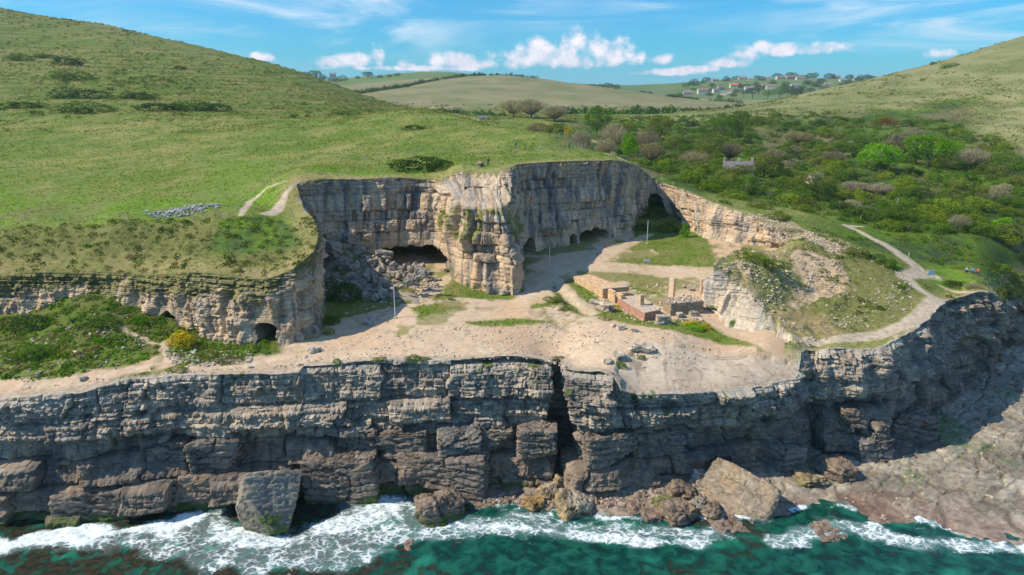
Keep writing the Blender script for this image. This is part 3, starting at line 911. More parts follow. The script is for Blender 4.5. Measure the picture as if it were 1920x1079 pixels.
def disp_quarry(s, z, t, h, top, x, y):
    nose = sst(-np.abs(x + 4.0), -16, -9) * (y < 124) * (y > 100)
    big = 1.3 * fbm(s / 7.0, z / 16.0, octv=3, seed=101) + (1.1 + 1.4 * nose) * (np.abs(vn(s / 2.0 + 0.3 * vn(s, z / 3, seed=114), z / 13.0, seed=104)) - 0.35) + 0.5 * fbm(s / 2.8, z / 2.6, octv=3, seed=107)
    shelf_ = np.exp(-((z - 24.5 - 1.5 * vn(s / 9, z * 0, seed=108)) / 1.0) ** 2) - 0.8 * np.exp(-((z - 22.3 - 1.5 * vn(s / 9, z * 0, seed=108)) / 1.1) ** 2)
    head = (y < 104) & (x < -25)
    big = big + 0.5 * shelf_ * (1 - nose) * np.where(head, 0.0, 1.0) + np.where(head, 0.9 * fbm(s / 1.8, z / 1.5, octv=4, seed=113), 0.0)
    o1, t1, b1 = bedpattern(s, z, 5, 2.1, 1.25, 0.26, 0.75, dip=0.01)
    o1 = o1 * (0.45 + 0.9 * sst(vn(s / 5, z / 4, seed=109), -0.5, 0.4))
    o2, t2, b2 = bedpattern(s, z, 6, 0.42, 0.62, 0.10, 0.17, dip=0.01)
    fade = sst(top, 0.0, 0.7) * 0.8 + 0.2
    rub = 1 - sst(top + 1.5 * vn(s / 5, z * 0, seed=7), 1.4, 2.6)       # rubbly beds under the turf
    d = big * sst(top, 0, 3) + (o1 * (1 - 0.75 * rub) * np.where(head, 0.5, 1.0) + o2 * (0.7 + 0.8 * rub) * np.where(head, 1.5, 1.0)) * fade + 0.10 * fbm(s / 0.5, z / 0.5, octv=3, seed=105)
    # deeply weathered, rubbly face on the left headland (s < ~ 62 m)
    return d, (t1, b1, t2, b2, x, y, rub)


def colf_quarry(s, z, h, top, info):
    t1, b1, t2, b2, x, y, rub = [i.ravel() for i in info]
    n = fbm(s / 3.0, z / 5.0, octv=4, seed=110)
    n3 = fbm(s / 0.7, z / 0.9, octv=3, seed=111)
    streak = fbm(s / 0.8, z / 6.0, octv=4, seed=112)
    c = lerp(C_cream * 0.92, C_grey * 0.85, np.clip(0.42 + 1.0 * n + 0.5 * b1 + 0.3 * t1, 0, 1))
    c = c * (1 + 0.42 * t1 + 0.25 * t2 + 0.25 * n3)[:, None]
    c = lerp(c, np.array([0.13, 0.12, 0.115]), sst(streak + 0.3 * n, 0.08, 0.45) * 0.72)
    c = lerp(c, np.array([0.62, 0.40, 0.22]), sst(-streak + 0.3 * n, 0.08, 0.5) * 0.65)
    # turf on the shoulder of the promontory
    sh_ = (top > 4.5) & (top < 10.5) & (y > 111) & (y < 122) & (np.abs(x + 6) < 9)
    c = np.where(sh_[:, None], lerp(c, lerp(G_olive, G_dry, 0.5 + 0.5 * n3), sst(n + n3, -0.2, 0.2)), c)
    pa = (y < 115) & (x > 20)
    c = np.where(pa[:, None], lerp(c, np.array([0.62, 0.55, 0.44]), 0.45 + 0 * n), c)
    c = lerp(c, G_olive, sst(0.55 - top + 0.9 * n3, 0, 0.6) * 0.8)
    hd = ((y < 104) & (x < -25)).astype(float)
    c = lerp(c, lerp(G_olive * 0.9, G_dry * 0.8, 0.5 + n3), hd * sst(3.2 - top + 3.5 * n + 1.2 * n3, 0, 1.2) * 0.85)
    c = lerp(c, C_earth * 1.1, hd * sst(n3 + 0.6 * streak, 0.1, 0.5) * 0.35)
    gr = sst(n + 0.7 * n3, 0.42, 0.62) * sst(2.5 - h + n3, 0, 2)
    c = lerp(c, G_mid * 0.8, gr)
    return c


def disp_sea(s, z, t, h, top, x, y):
    big = 0.8 * fbm(s / 8.0, z / 18.0, octv=3, seed=121)
    o0, t0, b0 = bedpattern(s, z, 14, 2.5, 4.6, 0.60, 1.5, dip=0.0)
    oc, tc_, bc = bedpattern(s, z * 0.8, 19, 2.6, 6.0, 0.50, 1.5, dip=0.0)
    o1, t1, b1 = bedpattern(s, z, 15, 0.85, 1.9, 0.22, 0.50, dip=0.0)
    o2, t2, b2 = bedpattern(s, z, 16, 0.30, 0.42, 0.10, 0.24, dip=0.0)
    px = 960 + 1280 * x / (y * math.cos(PIT) - (z - CZ) * math.sin(PIT))
    lowz = 7.8 + 1.0 * vn(s / 6, z * 0, seed=17) + 1.5 * sst(px, 1480, 1560)
    low = 1 - sst(z, lowz - 0.4, lowz + 0.4)           # massive lower beds
    notch = np.exp(-((z - (lowz - 1.6)) / 1.5) ** 2)   # recess below the upper beds
    right = sst(px, 1480, 1540)
    left = 1 - sst(px, 540, 575)
    flute = np.abs(vn(s / 1.5, z / 9.0, seed=18)) * (0.08 + 0.92 * right)
    big = big * (1 + 1.0 * right)
    d = big * sst(top, 0, 2) + right * 0.9 * fbm(s / 2.4, z / 5.0, octv=3, seed=126) * sst(top, 0, 2) + low * (o0 + 0.25 * o1 + 0.5 * o2) + (1 - low) * (0.15 * o0 + 0.75 * oc + o1 * (0.4 + 0.9 * sst(vn(s / 6, z / 4, seed=125), -0.4, 0.5)) + o2) * sst(top, -0.2, 0.6)
    d = d - 1.9 * notch * (0.6 + 0.5 * vn(s / 4.0, z * 0, seed=19)) + flute * 0.9 * sst(top, 0, 2) * (1 - low)
    d = d + 0.12 * fbm(s / 0.6, z / 0.6, octv=4, seed=122) * (1 + low) + 0.4 * fbm(s / 3.0, z / 3.0, octv=3, seed=124) * (1 - 0.5 * low)
    d = d + left * low * 0.8 * (1 - sst(z, 3.6, 4.0))
    return d, (t0, b0, t1, b1, t2, x, y, low)


def colf_sea(s, z, h, top, info):
    t0, b0, t1, b1, t2, x, y, low = [i.ravel() for i in info]
    n = fbm(s / 4.0, z / 4.0, octv=4, seed=130)
    n3 = fbm(s / 0.6, z / 0.6, octv=3, seed=131)
    st_ = fbm(s / 1.1, z / 5.0, octv=4, seed=132)
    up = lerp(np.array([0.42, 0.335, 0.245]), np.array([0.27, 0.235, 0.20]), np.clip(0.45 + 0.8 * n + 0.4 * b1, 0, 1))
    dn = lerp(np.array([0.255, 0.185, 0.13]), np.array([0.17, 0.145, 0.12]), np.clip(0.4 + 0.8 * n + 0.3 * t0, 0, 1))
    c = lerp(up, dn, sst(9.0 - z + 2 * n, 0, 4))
    c = c * (1 + 0.40 * t1 + 0.3 * t2 + 0.35 * n3)[:, None]
    c = lerp(c, np.array([0.09, 0.085, 0.08]), sst(st_ + 0.3 * n, 0.10, 0.45) * 0.6)
    c = lerp(c, np.array([0.50, 0.44, 0.36]), sst(1.5 - top + 1.2 * n3, 0, 1.2) * 0.6)
    c = lerp(c, G_mid * 0.7, sst(n3 + 0.9 * n, 0.55, 0.75) * sst(4.5 - top, 0, 2) * 0.9)
    c = lerp(c, np.array([0.065, 0.105, 0.02]), sst(1.3 - z + 1.1 * n + .4 * n3, 0, 0.7) * 0.85)
    return c


qcols = []
qmid = []
for q_, tp in zip(Q, qt):
    d_, e_ = q_[3:5]
    bx, by, _ = PZ(d_, e_, 17.5)
    bz = float(lo_rbf(np.array([bx]), np.array([by]))[0])
    bx, by, _ = PZ(d_, e_, bz)
    qcols.append((tp, (bx, by, bz - 0.6)))
    if len(q_) > 5:
        qmid.append((len(qcols) - 1, P(*q_[5:8])))
scols = []
for (a, b, c_, d_, e_), tp in zip(S, st):
    bx, by, _ = PZ(d_, e_, 0.5)
    bz = float(sh_rbf(np.array([bx]), np.array([by]))[0])
    scols.append((tp, (bx, by, min(bz, 2.0) - 0.9)))


def cave(px, Y, wpx, zlo, zhi, depth):
    x, y, _ = PZ(px, Y, 18)
    return (x, y, wpx / 2 / 1280.0 * Y * 1.03, zlo, zhi, depth)


CAVES = [cave(499, 85.7, 40, 16.0, 19.3, 8), cave(318, 91.3, 40, 16.5, 19.2, 4), cave(782, 122.5, 150, 16.5, 22.2, 13), cave(993, 129.5, 44, 17, 22.0, 9),
         cave(1115, 138.5, 66, 18.5, 22.4, 10), cave(1073, 136.5, 18, 18.5, 21.8, 6), cave(1225, 167, 40, 19, 26, 6)]  # last hollow is added to darken the shaded far corner
q_obj = wall('quarry_cliff', qcols, 0.17, disp_quarry, colf_quarry, M_rock, H_up, col_up, caves=CAVES, mids=qmid)


def H_mix(x, y):
    u = H_up(x, y); l = H_lo(x, y)
    ins = dline(x, y, s2[iR - 1:])
    dq = dline(x, y, s2[:iR - 1])
    w = sst(dq - ins, -0.8, 0.8)
    return l * (1 - w) + u * w


def col_mix(x, y, z):
    w = sst(dline(x, y, s2[:iR - 1]) - dline(x, y, s2[iR - 1:]), -0.8, 0.8)
    return lerp(col_lo(x, y, z), col_up(x, y, z), w)


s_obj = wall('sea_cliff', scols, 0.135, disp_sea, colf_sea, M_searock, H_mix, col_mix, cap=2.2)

# ------------------------------------------------------------------ sea
FOAM = [(gp, k) for gp, k in [
    ([(-100, 1020), (150, 990), (300, 972), (420, 950), (460, 975), (560, 990), (640, 950), (700, 915), (790, 925), (800, 965), (960, 960), (1150, 975), (1350, 985), (1400, 1010), (1200, 1030),
      (1000, 1010), (850, 1010), (760, 1030), (640, 1075), (400, 1085), (230, 1040), (100, 1040), (-100, 1060)], 0.55),
    ([(-100, 1020), (150, 990), (300, 972), (420, 958), (300, 1010), (100, 1030), (-100, 1045)], 1.0),
    ([(380, 965), (460, 985), (560, 1000), (640, 960), (700, 930), (780, 930), (720, 990), (600, 1010), (480, 1040), (400, 1010)], 0.8),
    ([(780, 960), (900, 975), (1040, 985), (1200, 1000), (1340, 1010), (1340, 1030), (1200, 1030), (1040, 1008), (860, 1000)], 0.78),
    ([(1390, 985), (1450, 1000), (1560, 960), (1600, 975), (1700, 995), (1900, 1018), (2000, 1030), (2000, 1050), (1800, 1040), (1600, 1010), (1450, 1030)], 0.62)]]
FOAMP = []
for gp, k in FOAM:
    FOAMP.append(([PZ(px, float(-CZ / tdep(py)), 0.0)[:2] for px, py in gp], k))


def build_sea():
    xs = np.concatenate([[-3000, -1200, -500, -200, -120], np.arange(-75, 75, 0.22), [90, 130, 200, 500, 1200, 3000]])
    ys = np.concatenate([[-4000, -1500, -500, -150, 0, 35], np.arange(50, 82, 0.20), [85, 92, 100, 120, 150, 190]])
    X, Y = np.meshgrid(xs, ys)
    wx = X + 0.8 * Y
    Z = 0.16 * fbm(X / 5, Y / 3.0, octv=4, seed=140) + 0.05 * fbm(X / 0.9, Y / 0.7, octv=3, seed=141)
    fo = np.zeros(X.shape)
    nn = fbm(X / 3, Y / 2, octv=3, seed=143)
    for pl, k in FOAMP:
        ins = inpoly(X, Y, pl); d = dline(X, Y, pl, closed=True)
        sd = np.where(ins, d, -d) + 1.7 * nn
        fo = np.maximum(fo, k * sst(sd, -0.9, 1.3))
    shz = H_sh(X, Y)
    fo = np.maximum(fo, 0.9 * np.exp(-((shz - 0.02) / 0.14) ** 2) * (Y > 62) * (Y < 80) * (X < 60) * sst(nn, -0.5, 0.3))
    Z = Z + 0.22 * fo * (0.5 + fbm(X / 1.3, Y / 1.0, octv=3, seed=144))
    px, py = pix(X, np.maximum(Y, 30), np.zeros_like(X))
    em = 0.55 + 0.5 * vn(X / 9, Y / 6, seed=146)           # clear sandy patches versus weed
    em = np.clip(em * sst(X, -22, -4) + 0.35 * sst(X, 20, 30) + 0.25 * sst(58 - X, 0, 14), 0, 1)
    V = np.stack([X.ravel(), Y.ravel(), Z.ravel()], 1)
    m, w = mat_new('sea_water')
    fa = w.n('ShaderNodeAttribute', attribute_name='foam').outputs['Fac']
    ea = w.n('ShaderNodeAttribute', attribute_name='clear').outputs['Fac']
    geo = w.n('ShaderNodeNewGeometry').outputs['Position']
    n1 = w.noise(geo, 0.55, 6.0, 0.6, 0.6)
    n2 = w.noise(geo, 1.6, 4.0, 0.6)
    n3 = w.noise(geo, 0.16, 3.0, 0.5)
    teal = w.mix(w.ss(n1, 0.35, 0.68), (0.002, 0.030, 0.028, 1), (0.012, 0.105, 0.072, 1))
    teal = w.mix(w.ss(n3, 0.55, 0.72), teal, (0.020, 0.20, 0.135, 1))
    weed = w.mix(w.ss(n2, 0.35, 0.65), (0.012, 0.024, 0.016, 1), (0.050, 0.036, 0.022, 1))
    weed = w.mix(w.ss(n1, 0.5, 0.7), weed, (0.03, 0.075, 0.045, 1))
    bed = w.mix(w.ss(w.m('ADD', ea, w.m('MULTIPLY', w.m('SUBTRACT', n1, 0.5), 3.4)), 0.15, 0.75), weed, teal)
    wv = w.n('ShaderNodeTexNoise', noise_dimensions='3D', ins={'Vector': w.vmul(geo, (0.55, 1.2, 1)), 'Scale': 0.8, 'Detail': 6.0})
    off = w.n('ShaderNodeVectorMath', operation='SCALE', ins={0: w.vmul(wv.outputs['Color'], (0.5, 0.5, 0.5), 'SUBTRACT'), 'Scale': 2.6}).outputs[0]
    wp = w.n('ShaderNodeVectorMath', operation='ADD', ins={0: geo, 1: off}).outputs[0]
    vo = w.n('ShaderNodeTexVoronoi', feature='DISTANCE_TO_EDGE', ins={'Vector': wp, 'Scale': 0.85}).outputs['Distance']
    vo2 = w.n('ShaderNodeTexVoronoi', feature='DISTANCE_TO_EDGE', ins={'Vector': wp, 'Scale': 2.9}).outputs['Distance']
    big = w.noise(geo, 0.33, 5.0, 0.6, 0.8)
    web = w.m('MAXIMUM', w.ss(vo, 0.0, 0.26, 1.0, 0.0), w.ss(vo2, 0.0, 0.30, 0.7, 0.0))
    fn = w.noise(geo, 1.9, 7.0, 0.68, 0.5)
    fv = w.m('ADD', w.m('ADD', w.m('MULTIPLY', web, w.ss(big, 0.3, 0.7, 0.40, 0.70)), w.m('MULTIPLY', fn, 0.85)), w.m('MULTIPLY', w.m('SUBTRACT', big, 0.5), 0.6))
    thr = w.m('SUBTRACT', 1.36, w.m('MULTIPLY', fa, 0.98))
    f = w.ss(w.m('SUBTRACT', fv, thr), -0.14, 0.38)
    f = w.m('MULTIPLY', f, w.ss(fa, 0.03, 0.15))
    milk = w.m('MULTIPLY', w.ss(fa, 0.15, 0.95), 0.5)
    bed = w.mix(milk, bed, (0.32, 0.46, 0.47, 1))
    col = w.mix(f, bed, (0.70, 0.77, 0.80, 1))
    rg = w.m('ADD', 0.10, w.m('MULTIPLY', f, 0.6))
    hgt = w.m('ADD', w.m('MULTIPLY', w.noise(geo, 1.3, 6.0, 0.6), 1.0), w.m('MULTIPLY', f, 0.25))
    bp = w.n('ShaderNodeBump', ins={'Strength': 0.5, 'Distance': 0.18, 'Height': hgt})
    b = w.n('ShaderNodeBsdfPrincipled', ins={'Base Color': col, 'Roughness': rg, 'IOR': 1.33, 'Normal': bp.outputs[0], 'Specular IOR Level': 0.35})
    w.n('ShaderNodeOutputMaterial', ins={0: b.outputs[0]})
    o = mesh_np('sea', V, grid_faces(*X.shape), m, None, True, extra={'foam': fo.ravel(), 'clear': em.ravel()})
    tag(o, kind='structure')


build_sea()
rng = np.random.RandomState(7)
random.seed(7)


def gz(x, y):
    return float(land(np.array([x]), np.array([y]))[0])


def pxm(x, y, z):
    """pixels of the photograph per metre at a point"""
    return 1280.0 / (y * math.cos(PIT) - (z - CZ) * math.sin(PIT))


# ------------------------------------------------------------------ boulders
def stone_mesh(name, sx, sy, sz, seed, cut=7, n=22, rnd=6.0, col=None, algae=None, rough=0.05, strata=0.03, z0=0.0, pale=None, frac=1.0):
    r = np.random.RandomState(seed)
    g = np.linspace(-1, 1, n)
    A, B = np.meshgrid(g, g)
    faces = []; V = []; off = 0
    for ax in range(3):
        for sg in (-1, 1):
            p = np.zeros((n, n, 3)); p[..., ax] = sg
            p[..., (ax + 1) % 3] = A; p[..., (ax + 2) % 3] = B * sg
            V.append(p.reshape(-1, 3)); faces.append(grid_faces(n, n) + off); off += n * n
    V = np.concatenate(V); F = np.concatenate(faces)
    nr = (np.abs(V) ** rnd).sum(1) ** (1 / rnd)
    V = V / nr[:, None]
    for k in range(cut):
        d = r.normal(size=3); d /= np.linalg.norm(d)
        h = r.uniform(0.62, 0.95) * (np.abs(d).sum() ** 0.45)
        e = V @ d - h
        V = V - np.maximum(e, 0)[:, None] * d * 0.92
    S_ = np.array([sx, sy, sz]) / 2
    W = V * S_
    nn = V / (np.linalg.norm(V, axis=1, keepdims=True) + 1e-6)
    m = max(sx, sy, sz)
    q = W + 50 * r.rand(3)
    f1 = fbm(q[:, 0] / (0.35 * m), q[:, 1] / (0.35 * m), q[:, 2] / (0.35 * m), 4, seed)
    f2 = fbm(q[:, 0] / 0.45, q[:, 1] / 0.45, q[:, 2] / 0.3, 4, seed + 3)
    fr_ = np.minimum(np.abs(vn(q[:, 0] / (0.28 * m) + 0.5 * f2, q[:, 1] / (0.5 * m), q[:, 2] / (0.4 * m), seed + 8)), np.abs(vn(q[:, 0] / (0.7 * m), q[:, 1] / (0.6 * m), q[:, 2] / (0.22 * m) + 0.3 * f2, seed + 9)))
    fr_ = 1 - sst(fr_, 0.0, 0.07)
    bed = np.sin(q[:, 2] / 0.30 + 2.0 * vn(q[:, 0] / 2, q[:, 1] / 2, seed=seed)) ** 6
    f3 = np.abs(fbm(q[:, 0] / 1.1, q[:, 1] / 1.1, q[:, 2] / 0.8, 4, seed + 5))
    W = W + nn * (f1 * rough * m + f2 * min(0.16, 0.06 * m) - f3 * min(0.55, 0.12 * m) * frac - fr_ * min(0.25, 0.05 * m) * frac - bed * frac * min(0.12, strata * m) * (1 - np.abs(nn[:, 2])) * 1.5)[:, None]
    c = np.array(col if col is not None else (0.30, 0.26, 0.21))
    C = c * (0.85 + 0.5 * f1 + 0.45 * f2 + 0.5 * f3)[:, None]
    C = lerp(C, c * np.array([1.25, 1.05, 0.8]), sst(f1, 0.1, 0.5) * 0.5) * (1 - 0.45 * fr_ * frac - 0.25 * bed * frac)[:, None]
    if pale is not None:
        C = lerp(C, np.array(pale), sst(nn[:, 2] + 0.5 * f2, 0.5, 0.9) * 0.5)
    if algae is not None:      # green weed below this height of the mesh
        C = lerp(C, np.array([0.06, 0.11, 0.012]), sst(algae - W[:, 2] + 0.5 * f2 + 0.5 * f1, 0, 0.4) * sst(f1 * 1.3 + f2, -0.35, 0.15) * 0.9)
    o = mesh_np(name, W, F, M_boulder, C, False)
    bm = bmesh.new(); bm.from_mesh(o.data)
    bmesh.ops.remove_doubles(bm, verts=bm.verts, dist=0.004 * m)
    bm.to_mesh(o.data); bm.free()
    return o


def rock_at(px, py, w, h, Y, label, group=None, dep=0.8, col=None, rot=(0, 0, 0), algae=False, seed=1, cat='boulder', name='boulder', parent=None, cut=7, rnd=6, n=22, pale=None, rough=0.05, frac=1.0):
    """a rock whose middle shows at pixel (px, py), w x h pixels in size"""
    x, y, z = P(px, py, Y)
    k = pxm(x, y, z)
    sx, sz = w / k, h / k
    o = stone_mesh(name, sx, dep * sx, sz, seed, cut, n, rnd, col, (0.9 - z) if algae else None, pale=pale, rough=rough, frac=frac)
    o.location = (x, y, z)
    o.rotation_euler = rot
    if parent:
        o.parent = parent
    else:
        tag(o, label, cat, group)
    return o


BR = (0.25, 0.19, 0.14); GB = (0.27, 0.235, 0.19); PK = (0.25, 0.185, 0.145); OC = (0.30, 0.235, 0.14); PL = (0.50, 0.46, 0.41)
rock_at(506, 946, 120, 112, 71.0, 'huge tilted flat topped slab with green weed base standing in surf at cliff foot', dep=0.75, col=GB, rot=(-0.62, 0.22, 0.55), algae=True, seed=11, cut=6, rnd=12, n=50, frac=0.3, rough=0.02)
rock_at(829, 958, 104, 74, 72.6, 'rounded brown boulder with patches of green weed surrounded by foam', dep=0.9, col=BR, rot=(-0.15, 0.05, 0.2), algae=True, seed=12, n=34)
rock_at(787, 1044, 80, 56, 66.8, 'reddish brown pointed rock rising from green water', dep=0.9, col=PK, rot=(0.2, 0.3, 0.4), seed=13, cut=9, n=26)
rock_at(853, 1037, 58, 34, 67.4, 'small pale topped rock in green water right of the pointed rock', dep=1.0, col=PK, rot=(0, -0.1, 0.2), seed=14, pale=(0.5, 0.45, 0.4))
rock_at(1384, 928, 132, 92, 76.0, 'huge tilted brown slab with a pointed top lying on the rock shelf', dep=0.85, col=(0.29, 0.235, 0.175), rot=(-0.55, 0.28, -0.55), seed=15, cut=5, rnd=12, n=50, frac=0.45, rough=0.03)
LOOSE = [
 (1271, 971, 66, 54, 71.6, 'grey brown squarish boulder at the waterline between two smaller blocks', BR, (0.1, 0.1, 0.4), 16),
 (1224, 976, 44, 38, 71.4, 'pinkish blocky boulder left of the grey brown squarish boulder', PK, (0, 0.05, 0.15), 17),
 (1304, 956, 34, 60, 72.8, 'narrow upright boulder leaning beside the squarish boulder', GB, (0.1, 0.35, 0.2), 18),
 (1335, 966, 54, 46, 72.2, 'angular boulder tucked under the left edge of the tilted slab', BR, (0, 0.3, 0.6), 19),
 (1366, 990, 82, 38, 70.7, 'low reddish boulder at the water edge below the tilted slab', PK, (0, 0.05, 0.2), 20),
 (1312, 889, 34, 27, 79.0, 'pale blue grey boulder in the shade at the cliff foot', PL, (0, 0.2, 0.3), 21),
 (1031, 921, 44, 34, 76.2, 'weedy ochre boulder at the mouth of the cliff cleft', OC, (0, 0.2, 0.4), 22),
 (1049, 909, 30, 32, 77.0, 'small ochre boulder wedged behind the weedy one in the cleft', OC, (0, 0.5, 0.1), 23),
 (1000, 953, 44, 40, 74.0, 'orange weed covered boulder left of the long ochre rock', (0.30, 0.20, 0.09), (0, 0.1, 0.7), 24),
 (1078, 958, 78, 62, 73.2, 'long ochre and white rock sloping into the surf below the cleft', OC, (0.2, 0.35, 0.5), 25),
 (1062, 984, 46, 30, 71.9, 'low flat rock half covered by foam below the ochre rock', PK, (0, 0.1, 0.3), 26),
 (1290, 925, 40, 26, 75.4, 'small brown boulder behind the upright leaning one', BR, (0, 0.3, 0.3), 27),
 (1318, 915, 30, 26, 76.4, 'small block resting against the back of the tilted slab', GB, (0, 0.1, 0.3), 28),
 (1245, 947, 46, 24, 73.6, 'flat greenish stone behind the squarish boulder', (0.20, 0.20, 0.09), (0, 0.0, 0.3), 29),
 (1268, 918, 36, 30, 75.8, 'brown stone in the gap between cliff foot and boulder group', BR, (0.3, 0.1, 0.3), 30),
 (1566, 883, 62, 42, 79.6, 'rounded brown boulder with green weed at the foot of the right cliff', BR, (0, 0.1, 0.2), 31),
 (1520, 897, 60, 26, 78.6, 'yellowish flat boulder beneath the overhanging cube block', OC, (0, 0.1, 0.2), 32),
 (1546, 1014, 78, 46, 68.6, 'reddish weed covered rock awash right of centre', PK, (0, 0.05, 0.3), 33),
 (1660, 1024, 80, 28, 67.6, 'low pinkish rock awash farther right in the surf', PK, (0, 0.05, 0.1), 34),
 (1098, 1016, 66, 26, 69.6, 'brown rock just breaking the surface below the foam line', PK, (0, 0, 0.2), 35),
 (1170, 1000, 60, 22, 70.6, 'low brown rock washed by foam left of the pinkish block', PK, (0, 0, 0.1), 36),
 (1330, 1014, 90, 22, 69.4, 'long dark reddish rock almost under water below the slab', PK, (0, 0, 0.1), 37),
 (1760, 1036, 150, 26, 66.4, 'long mauve rock ledge awash at the lower right', PK, (0, 0, 0.02), 38),
 (1880, 1050, 110, 30, 65.6, 'dark mauve rock at the lower right corner of the surf', PK, (0, 0, 0.02), 39),
 (905, 950, 40, 22, 74.6, 'small flat stone right of the rounded brown boulder', PK, (0, 0, 0.4), 40),
 (950, 940, 44, 26, 75.4, 'small brown stone on the pebbly ground under the cliff', BR, (0, 0, 0.4), 41),
 (1195, 952, 44, 20, 73.2, 'reddish flat stone between the ochre rock and the pinkish block', PK, (0, 0, 0.3), 42)]
for (px, py, w, h, Y, lab, col, rot, sd_) in LOOSE:
    rock_at(px, py, w, h, Y, lab, dep=0.9, col=col, rot=rot, seed=sd_, n=20, algae=(sd_ in (31, 32, 29)), pale=(0.48, 0.42, 0.34) if sd_ in (25, 22) else None)

# massive blocks that form the foot of the sea cliff
BLK = [(-70, 905, 30, 996, 70.2), (34, 905, 120, 992, 70.1), (122, 902, 276, 990, 70.0), (276, 880, 350, 958, 71.8), (350, 874, 462, 948, 72.4),
       (290, 818, 361, 874, 73.2), (362, 810, 456, 872, 73.4), (40, 850, 130, 898, 72.4), (576, 846, 714, 948, 73.4), (596, 925, 690, 964, 73.4),
       (752, 836, 918, 924, 75.2), (712, 796, 808, 838, 76.2), (818, 794, 900, 846, 75.6), (968, 790, 1044, 852, 76.2), (898, 790, 968, 830, 77.6),
       (930, 850, 1030, 925, 77.6), (1088, 800, 1188, 862, 74.8), (1106, 858, 1232, 932, 75.6), (1232, 782, 1304, 820, 78.0), (1236, 828, 1312, 882, 78.8),
       (1310, 850, 1418, 884, 80.2), (1418, 816, 1500, 874, 79.4), (1440, 868, 1500, 894, 79.4), (1562, 756, 1608, 802, 82.6), (1574, 806, 1658, 850, 82.0),
       (1586, 842, 1642, 868, 82.0), (1606, 780, 1642, 812, 82.6), (1656, 760, 1740, 840, 88.0), (470, 850, 560, 905, 74.8), (650, 790, 712, 840, 76.2)]
for i, (x0, y0, x1, y1, Y) in enumerate(BLK):
    c = (0.225, 0.185, 0.15) if i % 3 else (0.215, 0.19, 0.165)
    rock_at((x0 + x1) / 2, (y0 + y1) / 2, (x1 - x0) * 1.0, (y1 - y0) * 1.08, Y + 3.3, None, name='block', parent=s_obj, dep=max(0.55, 5.4 / ((x1 - x0) / 14.5)), col=c,
            rot=(0.03 * rng.randn(), 0.03 * rng.randn(), 0.10 * rng.randn()), algae=(y1 > 940), seed=60 + i, cut=3, rnd=16, n=44, rough=0.02)

# fallen boulders in the left bay of the quarry
BC = (0.36, 0.315, 0.265)
big = [(775, 538, 30, 26, 112.5, 'upright rounded boulder on top of the group by the bay'), (760, 545, 26, 18, 110.5, 'flat pale boulder at left of the rounded upright one'),
       (800, 526, 22, 16, 115, 'small boulder behind the upright rounded one'), (790, 553, 24, 12, 109, 'low boulder in front of the upright rounded one'), (768, 558, 22, 13, 108.2, 'front left boulder of the small group on sand'),
       (750, 553, 20, 12, 109.5, 'leftmost boulder of the small group on sand'), (877, 555, 14, 10, 107.5, 'single small boulder on turf below the promontory'), (695, 604, 26, 11, 94.0, 'flat pale slab lying alone in the shade near the pole'),
       (654, 448, 44, 30, 122, 'large block high on the rubble slope'), (625, 470, 40, 34, 119.5, 'large shaded block at the top left of rubble slope'), (720, 478, 34, 20, 120.5, 'pale block beside the cave mouth')]
for i, (px, py, w, h, Y, lab) in enumerate(big):
    rock_at(px, py, w, h, Y, lab, 'boulders in the quarry bay', dep=1.0, col=BC, rot=(0.2 * rng.randn(), 0.2 * rng.randn(), rng.rand() * 3), seed=120 + i, n=16)
protos = []
k = 0
for t in range(150):
    u, v = rng.rand(), rng.rand()
    px = 612 + 185 * u
    top_ = 452 + 55 * u; bot = 575 - 60 * u * u
    py = top_ + (bot - top_) * v
    Y = 121.5 - 17 * v - 3 * u
    x, y, z = P(px, py, Y)
    s_ = 0.5 + 1.3 * rng.rand() ** 2.6
    zz = 17.8 + (z - 17.8) * 1.0
    if len(protos) < 6:
        o = stone_mesh('fallen_boulder', 1.3, 1.1, 0.9, 150 + t, 8, 14, 12, BC)
        protos.append(o)
    else:
        o = protos[t % 6].copy(); scene.collection.objects.link(o)
    o.location = (x, y, max(z, gz(x, y) + 0.1))
    o.scale = (s_, s_, s_)
    o.rotation_euler = (rng.rand() * 6, rng.rand() * 6, rng.rand() * 6)
    tag(o, 'pale angular boulder of the shaded rubble slope in the quarry bay', 'boulder', 'boulders of the rubble slope in the quarry bay')


def talus():
    """earth and stones under the loose boulders"""
    us = np.linspace(-0.12, 1.0, 90); vs = np.linspace(-0.05, 1.1, 80)
    U, Vv = np.meshgrid(us, vs)
    X = np.zeros_like(U); Y_ = np.zeros_like(U); Z = np.zeros_like(U)
    for i in range(U.shape[0]):
        for j in range(U.shape[1]):
            u, v = U[i, j], Vv[i, j]
            px = 612 + 185 * u; top_ = 452 + 55 * u; bot = 575 - 60 * u * u
            X[i, j], Y_[i, j], Z[i, j] = P(px, top_ + (bot - top_) * v, 121.5 - 17 * v - 3 * u)
    Z = Z - 0.25 + 0.5 * fbm(X / 1.5, Y_ / 1.5, octv=4, seed=160)
    g = H_lo(X, Y_)
    edge = np.minimum(np.minimum((U + 0.12) / 0.25, (1.0 - U) / 0.6), (1.1 - Vv) / 0.25)
    Z = g - 0.4 + (Z - g + 0.4) * np.clip(edge, 0, 1)
    n = fbm(X / 1.8, Y_ / 1.8, octv=4, seed=161)
    C = lerp(np.array([0.36, 0.30, 0.24]), G_olive * 0.9, sst(n, -0.1, 0.25).ravel())
    o = mesh_np('rubble_slope', np.stack([X.ravel(), Y_.ravel(), Z.ravel()], 1), grid_faces(*X.shape), M_rock, C, False)
    tag(o, kind='structure')


talus()
